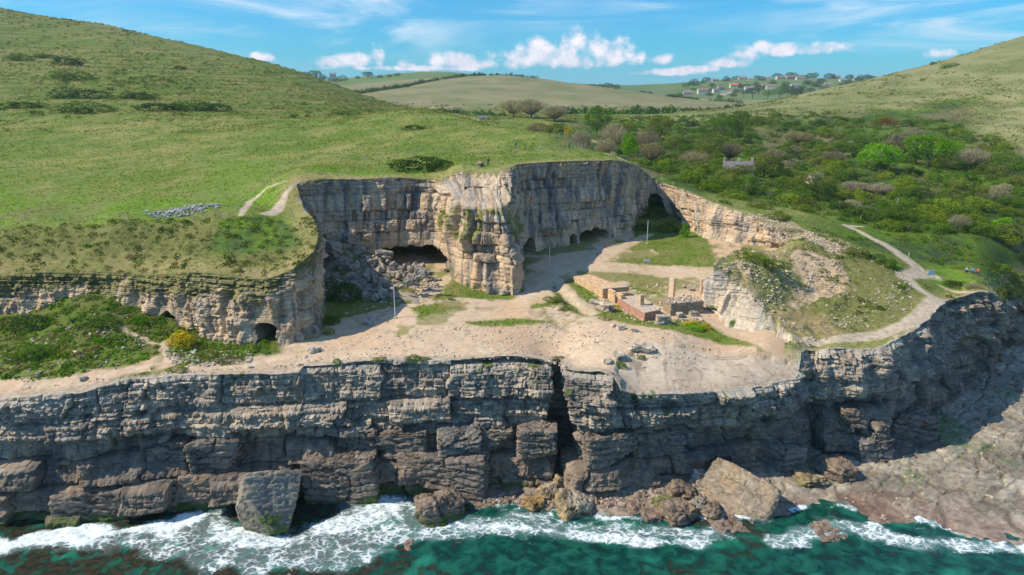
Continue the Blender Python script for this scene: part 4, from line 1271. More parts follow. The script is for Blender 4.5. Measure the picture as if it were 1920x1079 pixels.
# stones at the foot of the promontory and elsewhere on the floor
for i, (px, py, s_, lab) in enumerate([(930, 548, 1.5, 'block at the foot of the promontory, left'), (950, 552, 1.7, 'block at the very tip of the promontory foot'), (968, 550, 1.3, 'block at the foot of the promontory, right'),
        (1140, 600, .6, 'low stone beside the track below the ruins'), (1150, 612, .8, 'stone with grass in front of the brick platform'), (1165, 618, 1.0, 'weathered stone slab right of the sandy track'), (1190, 622, .8, 'last stone of the row below the brick platform'),
        (1296, 605, .5, 'stone among the yellow flowers'), (470, 690, .5, 'small stone by the cave doorway'), (416, 683, .5, 'small pale stone at the edge of the green patch'), (70, 705, .8, 'pale flat stone on the path at far left'), (157, 712, .7, 'round stone in the grass beside the lower path'),
        (590, 660, 1.3, 'flat ochre slab on the sand right of the cave doorway'), (1060, 698, .4, 'small stone above the cliff cleft'), (1215, 660, 1.5, 'dark block at the right end of the ledge step'), (1190, 655, 1.4, 'dark block in the ledge step'),
        (1160, 668, 1.3, 'grassy block at the left end of the ledge step'), (1140, 680, 1.0, 'low block where the ledge step meets the sand')]):
    x, y, z = ground(px, py, 60, 200)
    o = stone_mesh('stone', 1.4 * s_, 1.0 * s_, 0.7 * s_, 200 + i, 8, 14, 6, (0.48, 0.42, 0.34))
    o.location = (x, y, z + 0.15 * s_); o.rotation_euler = (0.1, 0.1, rng.rand() * 3)
    tag(o, lab, 'stone')

# heap of grey stones in the meadow
hx, hy, hz = ground(345, 396, 90, 300)
VV = []; FF = []; CC = []
base = stone_mesh('tmp_stone', 1, .8, .55, 240, 8, 5, 6, (0.42, 0.42, 0.42))
bv = np.array([v.co[:] for v in base.data.vertices]); bf = [list(p.vertices) for p in base.data.polygons if len(p.vertices) == 4]
bpy.data.objects.remove(base)
for i in range(330):
    a = rng.rand() * 6.28; r_ = rng.rand() ** 0.6
    x = hx + 5.2 * r_ * math.cos(a) * (1 + .2 * rng.randn()) + 1.2 * r_ * math.sin(a); y = hy + 5.5 * r_ * math.sin(a)
    s_ = 0.22 + 0.5 * rng.rand() ** 2
    th = rng.rand() * 6.28
    rot = np.array([[math.cos(th), -math.sin(th), 0], [math.sin(th), math.cos(th), 0], [0, 0, 1]])
    z = gz(x, y) + 0.08 + 0.25 * (1 - r_)
    o0 = len(VV) * len(bv)
    VV.append((bv * s_) @ rot.T + np.array([x, y, z])); FF.append(np.array(bf) + o0)
    CC.append(np.tile(np.array([0.40, 0.39, 0.38]) * (0.6 + 0.7 * rng.rand()), (len(bv), 1)))
tag(mesh_np('stone_heap', np.concatenate(VV), np.concatenate(FF), M_boulder, np.concatenate(CC)), kind='stuff')

# ------------------------------------------------------------------ vegetation
def leaf_cloud(cent, nor, size, aspect=0.75, r=rng, flat=0.5):
    """one small quad per centre, facing roughly along nor"""
    n = len(cent)
    nn = nor + flat * r.normal(size=(n, 3))
    nn /= np.linalg.norm(nn, axis=1, keepdims=True) + 1e-9
    t = np.cross(nn, r.normal(size=(n, 3))); t /= np.linalg.norm(t, axis=1, keepdims=True) + 1e-9
    b = np.cross(nn, t)
    s = (size * (0.6 + 0.8 * r.rand(n)))[:, None]
    V = np.stack([cent - t * s, cent - b * s * aspect, cent + t * s, cent + b * s * aspect], 1).reshape(-1, 3)
    F = np.arange(4 * n).reshape(n, 4)
    return V, F


def crown_geo(rx, rz, n, leaf, seed, lumps=16, pal=((.1, .2, .03), (.05, .1, .02)), twiggy=0.0, zc=None, shape=1.0, spread=0.62):
    r = np.random.RandomState(seed)
    c = r.normal(size=(lumps, 3)); c /= np.linalg.norm(c, axis=1, keepdims=True)
    c *= (spread * r.uniform(0.35, 1.0, (lumps, 1)))
    c[:, 2] = c[:, 2] * 0.8 + 0.05
    rad = r.uniform(0.28, 0.5, lumps) * (1 - 0.2 * np.linalg.norm(c, axis=1))
    li = r.randint(0, lumps, n)
    d = r.normal(size=(n, 3)); d /= np.linalg.norm(d, axis=1, keepdims=True)
    d[:, 2] = np.where(d[:, 2] < -0.8, -d[:, 2], d[:, 2])
    rr = rad[li] * (1 - 0.35 * r.rand(n) ** 2)
    p = c[li] + d * rr[:, None]
    # drop leaves buried inside other lumps
    dist = np.linalg.norm(p[:, None, :] - c[None], axis=2) / rad[None]
    keepm = dist.min(1) > 0.72
    p = p[keepm]; d = d[keepm]; li = li[keepm]
    S_ = np.array([rx, rx, rz])
    p = p * S_ * 1.15
    if shape != 1.0:
        f = 1 - 0.45 * (p[:, 2] / rz) * shape
        p[:, 0] *= f; p[:, 1] *= f
    V, F = leaf_cloud(p, d / S_ * rx, leaf, r=r)
    lc = r.rand(lumps)
    q = np.clip(0.6 * lc[li] + 0.4 * r.rand(len(p)), 0, 1)
    C = lerp(np.array(pal[0]), np.array(pal[1]), q)
    if len(pal) > 2:
        sp = r.rand(len(p)) < 0.22
        C[sp] = np.array(pal[2])
    C = np.repeat(C * (0.8 + 0.4 * r.rand(len(C), 1)), 4, axis=0)
    if twiggy:
        m = int(260 * twiggy)
        d = r.normal(size=(m, 3)); d[:, 2] = np.abs(d[:, 2]) + 0.15; d /= np.linalg.norm(d, axis=1, keepdims=True)
        p0 = d * S_ * 0.12; p0[:, 2] -= rz * 0.75
        p1 = d * S_ * r.uniform(0.75, 1.05, (m, 1)); p1[:, 2] = p1[:, 2] * 0.95
        sd_ = np.cross(d, r.normal(size=(m, 3))); sd_ /= np.linalg.norm(sd_, axis=1, keepdims=True)
        w0 = 0.035 * rx / 3
        T = np.stack([p0 - sd_ * w0 * 1.6, p0 + sd_ * w0 * 1.6, p1 + sd_ * w0 * .5, p1 - sd_ * w0 * .5], 1).reshape(-1, 3)
        F2 = np.arange(4 * m).reshape(m, 4) + len(V)
        V = np.concatenate([V, T]); F = np.concatenate([F, F2]); C = np.concatenate([C, np.tile(np.array([.27, .23, .18]), (4 * m, 1))])
    return V, F, C


def trunk_geo(h, r0, seed, limbs=5, spread=1.5):
    r = np.random.RandomState(seed)
    V = []; F = []
    def tube(p0, p1, a, b, seg=6):
        p0 = np.array(p0); p1 = np.array(p1); d = p1 - p0; d = d / (np.linalg.norm(d) + 1e-9)
        t = np.cross(d, [0.3, 0.8, 0.1]); t /= np.linalg.norm(t); u = np.cross(d, t)
        o = sum(len(v) for v in V)
        an = np.linspace(0, 2 * math.pi, seg, endpoint=False)
        V.append(np.array([p0 + a * (math.cos(q) * t + math.sin(q) * u) for q in an] + [p1 + b * (math.cos(q) * t + math.sin(q) * u) for q in an]))
        F.append(np.array([[o + i, o + (i + 1) % seg, o + seg + (i + 1) % seg, o + seg + i] for i in range(seg)]))
    tube((0, 0, -0.4), (0.05 * h, 0, h * 0.55), r0, r0 * 0.65)
    for i in range(limbs):
        a = i * 6.28 / limbs + r.rand()
        s = spread * (0.6 + 0.5 * r.rand())
        tube((0.03 * h, 0, h * (0.3 + 0.2 * r.rand())), (s * math.cos(a), s * math.sin(a), h * (0.8 + 0.25 * r.rand())), r0 * 0.5, r0 * 0.15)
    return np.concatenate(V), np.concatenate(F)


PAL = {
 'bright': ((0.13, 0.30, 0.012), (0.08, 0.20, 0.010), (0.20, 0.38, 0.02)),
 'green': ((0.105, 0.185, 0.022), (0.06, 0.13, 0.018), (0.13, 0.20, 0.03)),
 'dark': ((0.055, 0.105, 0.024), (0.036, 0.074, 0.020), (0.08, 0.13, 0.028)),
 'brown': ((0.25, 0.215, 0.085), (0.17, 0.16, 0.06), (0.22, 0.21, 0.07)),
 'grey': ((0.33, 0.295, 0.20), (0.24, 0.225, 0.14), (0.20, 0.23, 0.08)),
 'olive': ((0.15, 0.18, 0.035), (0.09, 0.12, 0.025), (0.22, 0.24, 0.05)),
 'yellow': ((0.62, 0.47, 0.02), (0.5, 0.4, 0.03), (0.12, 0.16, 0.03)),
 'white': ((0.42, 0.43, 0.34), (0.12, 0.15, 0.06), (0.5, 0.5, 0.42)),
 'pink': ((0.34, 0.27, 0.25), (0.22, 0.18, 0.155), (0.42, 0.36, 0.33)),
 'rust': ((0.30, 0.11, 0.03), (0.13, 0.07, 0.03), (0.10, 0.11, 0.03)),
 'lime': ((0.16, 0.23, 0.02), (0.10, 0.16, 0.02), (0.26, 0.30, 0.03))}
TREE_P = {}


def tree_proto(kind, var):
    key = (kind, var)
    if key not in TREE_P:
        tw = {'grey': 1.6, 'brown': 0.9, 'pink': 1.0}.get(kind, 0.0)
        n = {'grey': 6500, 'brown': 6500, 'pink': 6500}.get(kind, 9000)
        Vc, Fc, Cc = crown_geo(1.0, 0.85, n, 0.034 if not tw else 0.028, 300 + 31 * var + len(kind), lumps=20 + 4 * var, pal=PAL[kind], twiggy=tw)
        me = mesh_np('crown', Vc, Fc, M_leaf, Cc)
        Vt, Ft = trunk_geo(1.0, 0.055, 400 + var, 6, 0.6)
        mt = mesh_np('trunk', Vt, Ft, M_bark)
        TREE_P[key] = (me.data, mt.data)
        bpy.data.objects.remove(me); bpy.data.objects.remove(mt)
    return TREE_P[key]


def add_tree(x, y, z, rx, rz, kind, label, cat='tree', group=None, name='tree', var=0, rot=None, lift=0.35):
    """rx crown half width, rz crown half height in metres"""
    cm, tm = tree_proto(kind, var)
    e = empty(name, (x, y, z - 0.1), rot if rot is not None else rng.rand() * 6.28)
    c = bpy.data.objects.new('crown', cm); scene.collection.objects.link(c); c.parent = e
    c.scale = (rx, rx, rz / 0.85); c.location = (0, 0, rz * (0.75 + lift * 0.5))
    t = bpy.data.objects.new('trunk', tm); scene.collection.objects.link(t); t.parent = e
    t.scale = (rx, rx, rz * 1.5); t.location = (0, 0, 0)
    return tag(e, label, cat, group)


SHRUB_P = {}


def add_shrub(x, y, z, rx, rz, kind, label, group=None, cat='shrub', name='shrub', var=0, ry=None, rot=None):
    key = (kind, var)
    if key not in SHRUB_P:
        V, F, C = crown_geo(1.0, 0.8, 5200, 0.040, 500 + 17 * var + len(kind) * 3, lumps=18, pal=PAL[kind], twiggy=0.5 if kind in ('grey', 'pink') else 0, spread=0.7)
        V[:, 2] = np.maximum(V[:, 2] + 0.15, -0.2)
        o = mesh_np('shrub', V, F, M_leaf, C)
        SHRUB_P[key] = o.data
        bpy.data.objects.remove(o)
    o = bpy.data.objects.new(name, SHRUB_P[key]); scene.collection.objects.link(o)
    o.location = (x, y, z); o.scale = (rx, ry or rx, rz / 0.8)
    o.rotation_euler = (0, 0, rot if rot is not None else rng.rand() * 6.28)
    return tag(o, label, cat, group)


# named trees: crown centre px, py, half width px, half height px, distance, kind, label
TREES = [
 (1648, 328, 39, 29, 245, 'bright', 'rounded fresh green tree, left one of the two brightest in the valley'),
 (1738, 322, 42, 36, 250, 'bright', 'largest fresh bright green tree in the right of the valley'),
 (1775, 288, 26, 22, 268, 'bright', 'bright green tree rising behind the right end of the largest bright tree'),
 (1768, 342, 20, 16, 244, 'olive', 'small yellow green tree in front of the largest bright tree'),
 (1178, 272, 14, 24, 212, 'bright', 'narrow vivid green tree just beyond the cliff top path'),
 (1066, 242, 9, 9, 300, 'yellow', 'small golden yellow tree behind the hikers'),
 (962, 208, 26, 18, 500, 'brown', 'tall brown tree with orange top near the distant barn'),
 (995, 212, 30, 20, 480, 'grey', 'wide bare brown tree right of the orange topped one'),
 (1040, 216, 28, 16, 460, 'grey', 'bare grey tree right of the wide brown tree'),
 (1010, 243, 30, 14, 330, 'brown', 'low brown tree just above the meadow skyline'),
 (1045, 243, 22, 15, 320, 'olive', 'olive tinted bush-like tree left of the yellow tree'),
 (1090, 260, 20, 18, 270, 'grey', 'bare twiggy tree right of the yellow tree'),
 (1120, 230, 28, 28, 380, 'green', 'round dense green tree standing behind the bare thicket'),
 (1150, 252, 30, 20, 300, 'grey', 'wide bare tree above the vivid green one'),
 (1090, 275, 18, 12, 235, 'olive', 'low green tree at the edge of the cliff top meadow'),
 (1135, 275, 20, 16, 225, 'grey', 'bare grey tree left of the vivid green tree'),
 (1222, 285, 26, 18, 240, 'brown', 'brownish tree right of the vivid green tree'),
 (1236, 240, 28, 24, 330, 'olive', 'broad brown green tree in the middle of the valley'),
 (1215, 262, 22, 18, 290, 'grey', 'bare tree in front of the broad brown green one'),
 (1355, 250, 26, 26, 350, 'green', 'left of the tall dark green trees in mid valley'),
 (1385, 256, 18, 28, 345, 'green', 'tallest upright dark green tree in mid valley'),
 (1340, 235, 20, 14, 380, 'green', 'dark tree behind the tall pair'),
 (1410, 275, 18, 14, 320, 'dark', 'dark tree at the foot of the tall pair'),
 (1330, 285, 26, 24, 275, 'olive', 'grey green weeping tree left of the stone cottage'),
 (1370, 290, 22, 20, 275, 'grey', 'bare tree directly behind the stone cottage'),
 (1290, 285, 18, 16, 285, 'green', 'pale green tree left of the weeping one'),
 (1265, 270, 18, 20, 300, 'olive', 'slender tree with yellow shoots in mid valley'),
 (1300, 310, 28, 16, 240, 'brown', 'brownish thicket tree left of the cottage'),
 (1432, 335, 34, 26, 232, 'olive', 'broad rusty green tree just right of the cottage'),
 (1450, 300, 26, 18, 270, 'grey', 'bare grey tree behind the broad rusty green one'),
 (1350, 322, 18, 14, 225, 'green', 'green tree hiding the left end of the cottage'),
 (1385, 328, 20, 10, 222, 'olive', 'low olive tree in front of the cottage wall'),
 (1395, 345, 26, 16, 220, 'olive', 'rounded tree in front of the cottage'),
 (1470, 345, 18, 14, 225, 'dark', 'dark evergreen at right foot of the broad rusty tree'),
 (1520, 368, 40, 22, 190, 'olive', 'wide yellow green tree beside the path bend'),
 (1548, 385, 20, 16, 180, 'dark', 'dark green tree at the right end of the wide yellow green one'),
 (1600, 382, 26, 13, 205, 'pink', 'pinkish bare blossom tree left of the path bend'),
 (1645, 390, 24, 12, 200, 'pink', 'pinkish bare blossom tree nearest the path gate'),
 (1580, 300, 30, 16, 290, 'green', 'grey green rounded tree left of the bright pair'),
 (1690, 290, 30, 28, 285, 'grey', 'tall bare tree between the two brightest trees'),
 (1560, 315, 22, 14, 270, 'grey', 'bare tree behind the dark shed'),
 (1480, 322, 24, 14, 262, 'dark', 'dark rounded tree left of the shed'),
 (1820, 325, 30, 22, 245, 'grey', 'bare brown tree right of the largest bright tree'),
 (1880, 320, 26, 22, 240, 'green', 'dark green tree at far right of the valley'),
 (1720, 392, 24, 18, 185, 'dark', 'dark pine-like tree beside the inland path'),
 (1795, 450, 20, 17, 152, 'grey', 'bare round shrub-tree on the right valley side'),
 (1840, 330, 18, 14, 255, 'olive', 'olive tree between the bare brown and far right trees'),
 (1470, 375, 22, 12, 195, 'green', 'green bushy tree at the left of the wide yellow green one'),
 (1540, 340, 16, 10, 240, 'brown', 'brown tree right of the shed roof'),
 (1500, 270, 26, 14, 330, 'brown', 'russet tree on the slope above the shed'),
 (1620, 270, 24, 12, 330, 'green', 'green tree on the slope above the left bright tree'),
]
for i, (px, py, w, h, Y, kd, lab) in enumerate(TREES):
    x, y, z = P(px, py, Y)
    k = pxm(x, y, z)
    rx, rz = w / k * 1.12, h / k * 1.12
    g = gz(x, y)
    zc = z
    H_ = max(zc + rz - g, rz * 1.7)
    rz = max(0.47 * H_, 0.7)
    tr = add_tree(x, y, g, rx, rz, kd, lab, var=i % 4)
    tr.children[0].location.z = H_ * 0.53
    tr.children[1].scale.z = H_ * 0.6
# a few blossom bushes of the valley side
for i, (px, py, w, h, kd, lab) in enumerate([(1645, 259, 9, 6, 'white', 'white blossom bush high on the right valley side, left of two'), (1693, 263, 9, 6, 'white', 'white blossom bush high on the right valley side, right of two'),
        (1592, 272, 9, 8, 'white', 'dusty white bush left of the blossom pair'), (1560, 264, 8, 6, 'white', 'small pale blossom bush on the mid slope'), (1665, 228, 15, 9, 'rust', 'rusty red bush at the edge of the pale pasture'),
        (1550, 281, 11, 6, 'rust', 'rusty orange bush in mid slope'), (1500, 282, 10, 6, 'rust', 'rusty orange bush above the grey thicket'), (1755, 263, 12, 5, 'rust', 'orange bush behind the bright trees'),
        (1845, 283, 13, 8, 'rust', 'rusty bush at the right valley side'), (1398, 352, 12, 9, 'white', 'pale grey blossom bush in front of the cottage'), (1688, 375, 8, 6, 'white', 'whitish bush beside the gate post'),
        (1405, 360, 14, 6, 'grey', 'grey dead bush beneath the pale blossom bush')]):
    x, y, z = ground(px, py + h * 0.6, 140)
    k = pxm(x, y, z)
    add_shrub(x, y, z, w / k * 1.25, h / k * 1.3, kd, lab, cat='bush', name='bush')

# shrubs that fill the valley
VALLEY = gpoly([(1130, 275), (1100, 228), (1300, 212), (1480, 205), (1620, 225), (1760, 225), (1850, 260), (1910, 300), (1918, 420), (1900, 500), (1800, 490), (1760, 505), (1640, 430), (1480, 395), (1340, 365), (1220, 320)], y0=150)
vx = [p[0] for p in VALLEY]; vy = [p[1] for p in VALLEY]
kinds = ['green', 'dark', 'olive', 'green', 'lime', 'green', 'olive', 'green', 'lime', 'bright']
labs = {'green': 'mid green rounded shrub of the valley scrub', 'dark': 'dark green shrub of the valley scrub', 'olive': 'olive coloured shrub of the valley scrub',
        'lime': 'yellow green gorse-like shrub of the valley scrub', 'grey': 'bare grey twiggy shrub of the valley scrub', 'brown': 'brownish shrub of the valley scrub', 'bright': 'fresh bright green shrub of the valley scrub'}
placed = []
cnt = {}
nv = 0; tries = 0
pathpts = [p for ln, w in W_paths for p in ln]
while nv < 285 and tries < 9000:
    tries += 1
    px = 1000 + 920 * rng.rand(); py = 212 + 290 * rng.rand() ** 0.9
    xx, yy, zz = ground(px, py, 150, 600, 260)
    if not bool(inpoly(np.array([xx]), np.array([yy]), VALLEY)[0]):
        continue
    if min(dline(np.array([xx]), np.array([yy]), ln)[0] for ln, w in W_paths) < 3.2:
        continue
    D = yy / 250.0
    rx = (1.7 + 2.3 * rng.rand()) * (0.72 + 0.4 * D)
    if any(math.hypot(xx - a, yy - b) < 0.62 * (rx + c_) for a, b, c_ in placed):
        continue
    ncl = float(vn(np.array([xx / 22]), np.array([yy / 30]), seed=88)[0])
    kd = 'grey' if rng.rand() < 0.06 else kinds[int(np.clip((ncl * 0.5 + 0.5) * 6 + rng.randint(0, 5), 0, 9))]
    placed.append((xx, yy, rx))
    cnt[kd] = cnt.get(kd, 0) + 1
    add_shrub(xx, yy, zz, rx, rx * (0.55 + 0.3 * rng.rand()), kd, labs[kd], kd + ' shrubs filling the valley', var=nv % 3)
    nv += 1

# dark thickets on the left hill
HT = [(28, 105, 26, 8, 'leftmost dark thicket high on the left hill'), (85, 104, 24, 6, 'brownish dark thicket right of the leftmost one'), (128, 112, 30, 11, 'dark thicket with a bare bank on its left on the hill'),
      (125, 138, 40, 12, 'long dark thicket in the middle of the left hill'), (150, 172, 52, 15, 'large green and dark thicket above the field edge'), (50, 195, 36, 10, 'dark thicket at the foot of the hill far left'),
      (150, 200, 55, 14, 'biggest dark thicket at the foot of the left hill'), (255, 177, 28, 10, 'isolated dark thicket right of the large green one'), (300, 198, 40, 12, 'left half of the long hedge-like thicket at the hill foot'),
      (350, 196, 40, 13, 'middle of the long hedge-like thicket at the hill foot'), (400, 198, 30, 12, 'right end of the long hedge-like thicket at the hill foot'), (338, 126, 12, 6, 'small round dark bush high on the left hill'),
      (640, 209, 32, 8, 'low dark thicket at the right end of the hill foot'), (118, 33, 5, 3, 'tiny bush on the skyline of the left hill'), (235, 57, 6, 3, 'second tiny bush on the skyline of the left hill'),
      (1780, 122, 20, 6, 'lone dark thicket on the pale right hill'), (1750, 118, 6, 4, 'small bush on the skyline of the right hill'), (780, 237, 26, 8, 'low mounded green bush in the upper meadow')]
for i, (px, py, w, h, lab) in enumerate(HT):
    x, y, z = ground(px, py + h * 0.8, 120)
    k = pxm(x, y, z)
    add_shrub(x, y, z - 0.25, w / k * 1.15, h / k * 1.2, 'dark' if i % 3 else 'green', lab, cat='thicket', name='thicket', var=i % 3, ry=max(2.0, 0.55 * w / k), rot=0.1 * rng.randn())

# bushes of the foreground
FB = [(1218, 395, 34, 16, 'dark', 'dark ferns in the shaded far corner of the quarry', 'bush'), (1250, 425, 26, 14, 'green', 'green bush at the sunlit end of the far corner', 'bush'), (1205, 425, 20, 12, 'dark', 'dark bush by the back wall in the far corner', 'bush'), (55, 600, 50, 18, 'dark', 'dark ivy at the foot of the left rock wall', 'bush'), (640, 540, 34, 30, 'dark', 'dark bushes between the headland and the boulder slope', 'bush'),
      (345, 632, 31, 24, 'yellow', 'bright yellow flowering gorse bush on the left bank', 'gorse bush'), (1292, 604, 16, 7, 'yellow', 'yellow flowering plants below the dry stone wall, left clump', 'flower clump'), (1322, 610, 14, 7, 'yellow', 'yellow flowering plants below the dry stone wall, right clump', 'flower clump'),
      (1302, 612, 26, 6, 'bright', 'green leafy plants under the yellow flowers', 'plant'), (1155, 572, 6, 5, 'yellow', 'yellow flowers beside the brick platform', 'flower clump'), (1176, 552, 5, 4, 'yellow', 'small yellow flower clump behind the pale block wall', 'flower clump'),
      (938, 546, 7, 5, 'yellow', 'yellow flowers at the foot of the promontory', 'flower clump'), (785, 306, 52, 20, 'dark', 'dark green thicket in the hollow above the quarry', 'thicket'), (825, 306, 26, 16, 'dark', 'right end of the dark thicket above the quarry', 'thicket'),
      (624, 598, 16, 14, 'green', 'green bush at the shaded foot of the left headland', 'bush'), (612, 620, 14, 10, 'olive', 'lower bush at the foot of the left headland', 'bush'), (632, 687, 10, 8, 'green', 'round green bush at the sea cliff edge', 'bush'),
      (675, 690, 22, 6, 'green', 'flat green bush on the sea cliff edge, right of the round one', 'bush'), (710, 688, 16, 5, 'olive', 'low bush on the cliff edge below the sand', 'bush'), (775, 686, 20, 7, 'green', 'fourth bush along the cliff edge', 'bush'), (800, 680, 10, 5, 'olive', 'small bush at the right end of the cliff edge row', 'bush'),
      (1045, 686, 14, 5, 'olive', 'low bush beside the top of the cleft', 'bush'), (1160, 682, 16, 8, 'green', 'grassy bush in the ledge step', 'bush'), (1205, 668, 10, 6, 'green', 'small bush at right end of the ledge step', 'bush'),
      (1440, 490, 40, 10, 'lime', 'fresh green patch of plants on the gap behind the mound', 'plant'), (1410, 478, 24, 10, 'lime', 'bright green climbing plants left of the gap', 'plant'), (1665, 490, 24, 13, 'green', 'green bush left of the notice board', 'bush'),
      (1640, 480, 20, 8, 'dark', 'dark low bush on the mound crest', 'bush'), (1600, 470, 30, 8, 'olive', 'olive low bush on the mound crest', 'bush'), (1790, 530, 22, 8, 'dark', 'low dark bush on the headland right of the path', 'bush'), (1825, 535, 16, 9, 'grey', 'grey heathery bush on the headland', 'bush'),
      (1905, 520, 30, 16, 'olive', 'olive bush on the slope at the far right edge', 'bush'), (1880, 500, 24, 12, 'green', 'green bush on the slope right of the sitting people', 'bush'), (1918, 480, 24, 14, 'dark', 'dark bush at the right edge above the coast', 'bush'), (1895, 545, 26, 14, 'dark', 'dark bush on the seaward slope of the headland', 'bush'),
      (1875, 560, 14, 22, 'olive', 'bush hanging over the far headland edge', 'bush'), (1800, 500, 16, 5, 'lime', 'yellow flowering low bush near the sitting people', 'bush'),
      (330, 690, 26, 8, 'olive', 'bushy grass beside the sea cliff path', 'bush'), (75, 655, 40, 20, 'green', 'leafy bush on the left side of the grassy mound', 'bush'), (180, 600, 34, 12, 'green', 'dark green bush near the top of the grassy mound', 'bush'), (262, 598, 16, 12, 'bright', 'vivid green bush behind the grassy mound', 'bush'),
      (30, 668, 26, 12, 'green', 'shaded bush at the far left of the mound', 'bush'), (420, 672, 36, 8, 'olive', 'low olive bush left of the cave doorway', 'bush'), (385, 662, 30, 8, 'olive', 'straggly bush right of the yellow gorse', 'bush'),
      (1285, 430, 10, 22, 'bright', 'bright green ivy below the right quarry wall', 'plant'), (1310, 420, 8, 14, 'green', 'green ivy patch on the right quarry wall', 'plant'), (1020, 398, 26, 8, 'dark', 'dark ferns on a shelf of the back wall', 'plant'),
      (1040, 560, 20, 8, 'olive', 'grassy tuft by the small trench', 'plant'), (1055, 578, 12, 6, 'olive', 'tuft on the rocky end of the small trench', 'plant'), (1478, 430, 24, 6, 'grey', 'grey green cushion on the rubble above the right wall', 'bush'), (1460, 405, 30, 8, 'olive', 'olive scrub along the right rim', 'bush'),
      (1420, 385, 26, 8, 'olive', 'olive scrub behind the right rim', 'bush'), (1370, 365, 26, 8, 'lime', 'yellow green scrub behind the right rim', 'bush'), (1320, 350, 24, 7, 'green', 'green scrub on the rim near the corner', 'bush'), (1270, 335, 20, 6, 'lime', 'yellow green scrub on the rim at the inner corner', 'bush')]
for i, (px, py, w, h, kd, lab, cat) in enumerate(FB):
    x, y, z = ground(px, py + h * 0.7, 60)
    k = pxm(x, y, z)
    add_shrub(x, y, z - 0.1, w / k * 1.1, h / k * 1.25, kd, lab, cat=cat, name=cat.replace(' ', '_'), var=i % 3, ry=max(0.5, 0.7 * w / k), rot=0.2 * rng.randn())


# ---- stuff: tussocks of grass and low scrub
def scatter(n, a0, a1, y0, y1, seed):
    r = np.random.RandomState(seed)
    a = r.uniform(a0, a1, n); y = np.exp(r.uniform(math.log(y0), math.log(y1), n))
    return a * y, y, r


def tussocks(name, x, y, z, h, C, r, blades=5, wid=0.30):
    n = len(x)
    V = []; CC = []
    for b in range(blades):
        th = r.rand(n) * 6.28
        lean = r.uniform(0.1, 0.6, n) * h
        bx = x + r.normal(size=n) * h * 0.35; by = y + r.normal(size=n) * h * 0.35
        dx = np.cos(th + 1.57) * h * wid; dy = np.sin(th + 1.57) * h * wid
        V.append(np.stack([np.stack([bx - dx, by - dy, z - 0.1 * h], 1), np.stack([bx + dx, by + dy, z - 0.1 * h], 1),
                           np.stack([bx + np.cos(th) * lean, by + np.sin(th) * lean, z + h * r.uniform(0.6, 1.1, n)], 1)], 1))
        CC.append(np.repeat((C * r.uniform(0.75, 1.3, (n, 1)))[:, None, :], 3, 1))
    V = np.concatenate(V).reshape(-1, 3); CC = np.concatenate(CC).reshape(-1, 3)
    return tag(mesh_np(name, V, np.arange(len(V)).reshape(-1, 3), M_tuft, CC), kind='stuff')


def build_grass():
    x, y, r = scatter(80000, -0.95, 0.95, 86, 620, 21)
    k = ~inpoly(x, y, VOID)
    x, y = x[k], y[k]
    z = H_up(x, y)
    px, py = pix(x, y, z)
    dpth = np.full(x.shape, 99.0)
    for ln, wd in W_paths:
        d, ww = dline(x, y, ln, wd); dpth = np.minimum(dpth, d - ww)
    n = wn(x, y, 2.5, 201, 6)
    k = (dpth > 0.15) & (px > -150) & (px < 2080) & (n + 0.6 * r.rand(len(x)) > -0.05)
    x, y, z = x[k], y[k], z[k]
    C = col_up(x, y, z)
    h = (0.14 + 0.16 * r.rand(len(x))) * np.clip(y / 120, 0.8, 4.0) ** 0.75
    C = lerp(C, G_dry * 0.9, (r.rand(len(x)) < 0.22) * 0.5)
    tussocks('meadow_grass', x, y, z, h, C * 1.45, r)
    # low scrub: small leaf clumps
    x, y, r = scatter(21000, -0.95, 0.95, 84, 520, 22)
    k = ~inpoly(x, y, VOID)
    x, y = x[k], y[k]
    a = x / y
    n = wn(x, y, 3.0, 203, 6)
    val = (a > 0.02 + 0 * a) & (y > 150) & inpoly(x, y, VALLEY)
    bank = (y < 106) & (a < -0.22)
    mnd = inpoly(x, y, POLY_mound) | ((a > 0.30) & (y < 160))
    hil = (a < -0.2) & (y > 300)
    k = val | (bank & (n > -0.45)) | (mnd & (n > 0.1)) | (hil & (n > 0.35))
    for ln, wd in W_paths:
        d, ww = dline(x, y, ln, wd); k &= d > ww + 0.8
    x, y, n = x[k], y[k], n[k]
    z = H_up(x, y)
    return x, y, z, r


def clumps(name, x, y, z, rad, hgt, C, leaves, leaf, r):
    n = len(x)
    cent = []; nor = []; CC = []; sz = []
    for j in range(leaves):
        d = r.normal(size=(n, 3)); d[:, 2] = np.abs(d[:, 2]); d /= np.linalg.norm(d, axis=1, keepdims=True)
        rr = rad * r.uniform(0.6, 1.0, n)
        cent.append(np.stack([x + d[:, 0] * rr, y + d[:, 1] * rr, z + d[:, 2] * hgt * r.uniform(0.5, 1, n)], 1)); nor.append(d)
        CC.append(C * r.uniform(0.7, 1.35, (n, 1))); sz.append(leaf * rad)
    V, F = leaf_cloud(np.concatenate(cent), np.concatenate(nor), np.concatenate(sz), r=r)
    return tag(mesh_np(name, V, F, M_leaf, np.repeat(np.concatenate(CC), 4, 0)), kind='stuff')


sx_, sy_, sz_, r_ = build_grass()
pk = np.array([PAL['green'][0], PAL['olive'][0], PAL['green'][1], PAL['lime'][1], PAL['brown'][1], PAL['bright'][1], PAL['olive'][1]])
ci = np.clip((wn(sx_, sy_, 8.0, 207, 4) * 1.6 + 3 + r_.normal(size=len(sx_)) * 1.3).astype(int), 0, 6)
rad_ = (0.5 + 0.9 * r_.rand(len(sx_))) * np.clip(sy_ / 180, 0.45, 1.9)
clumps('low_scrub', sx_, sy_, sz_, rad_, rad_ * 0.75, pk[ci], 34, 0.17, r_)


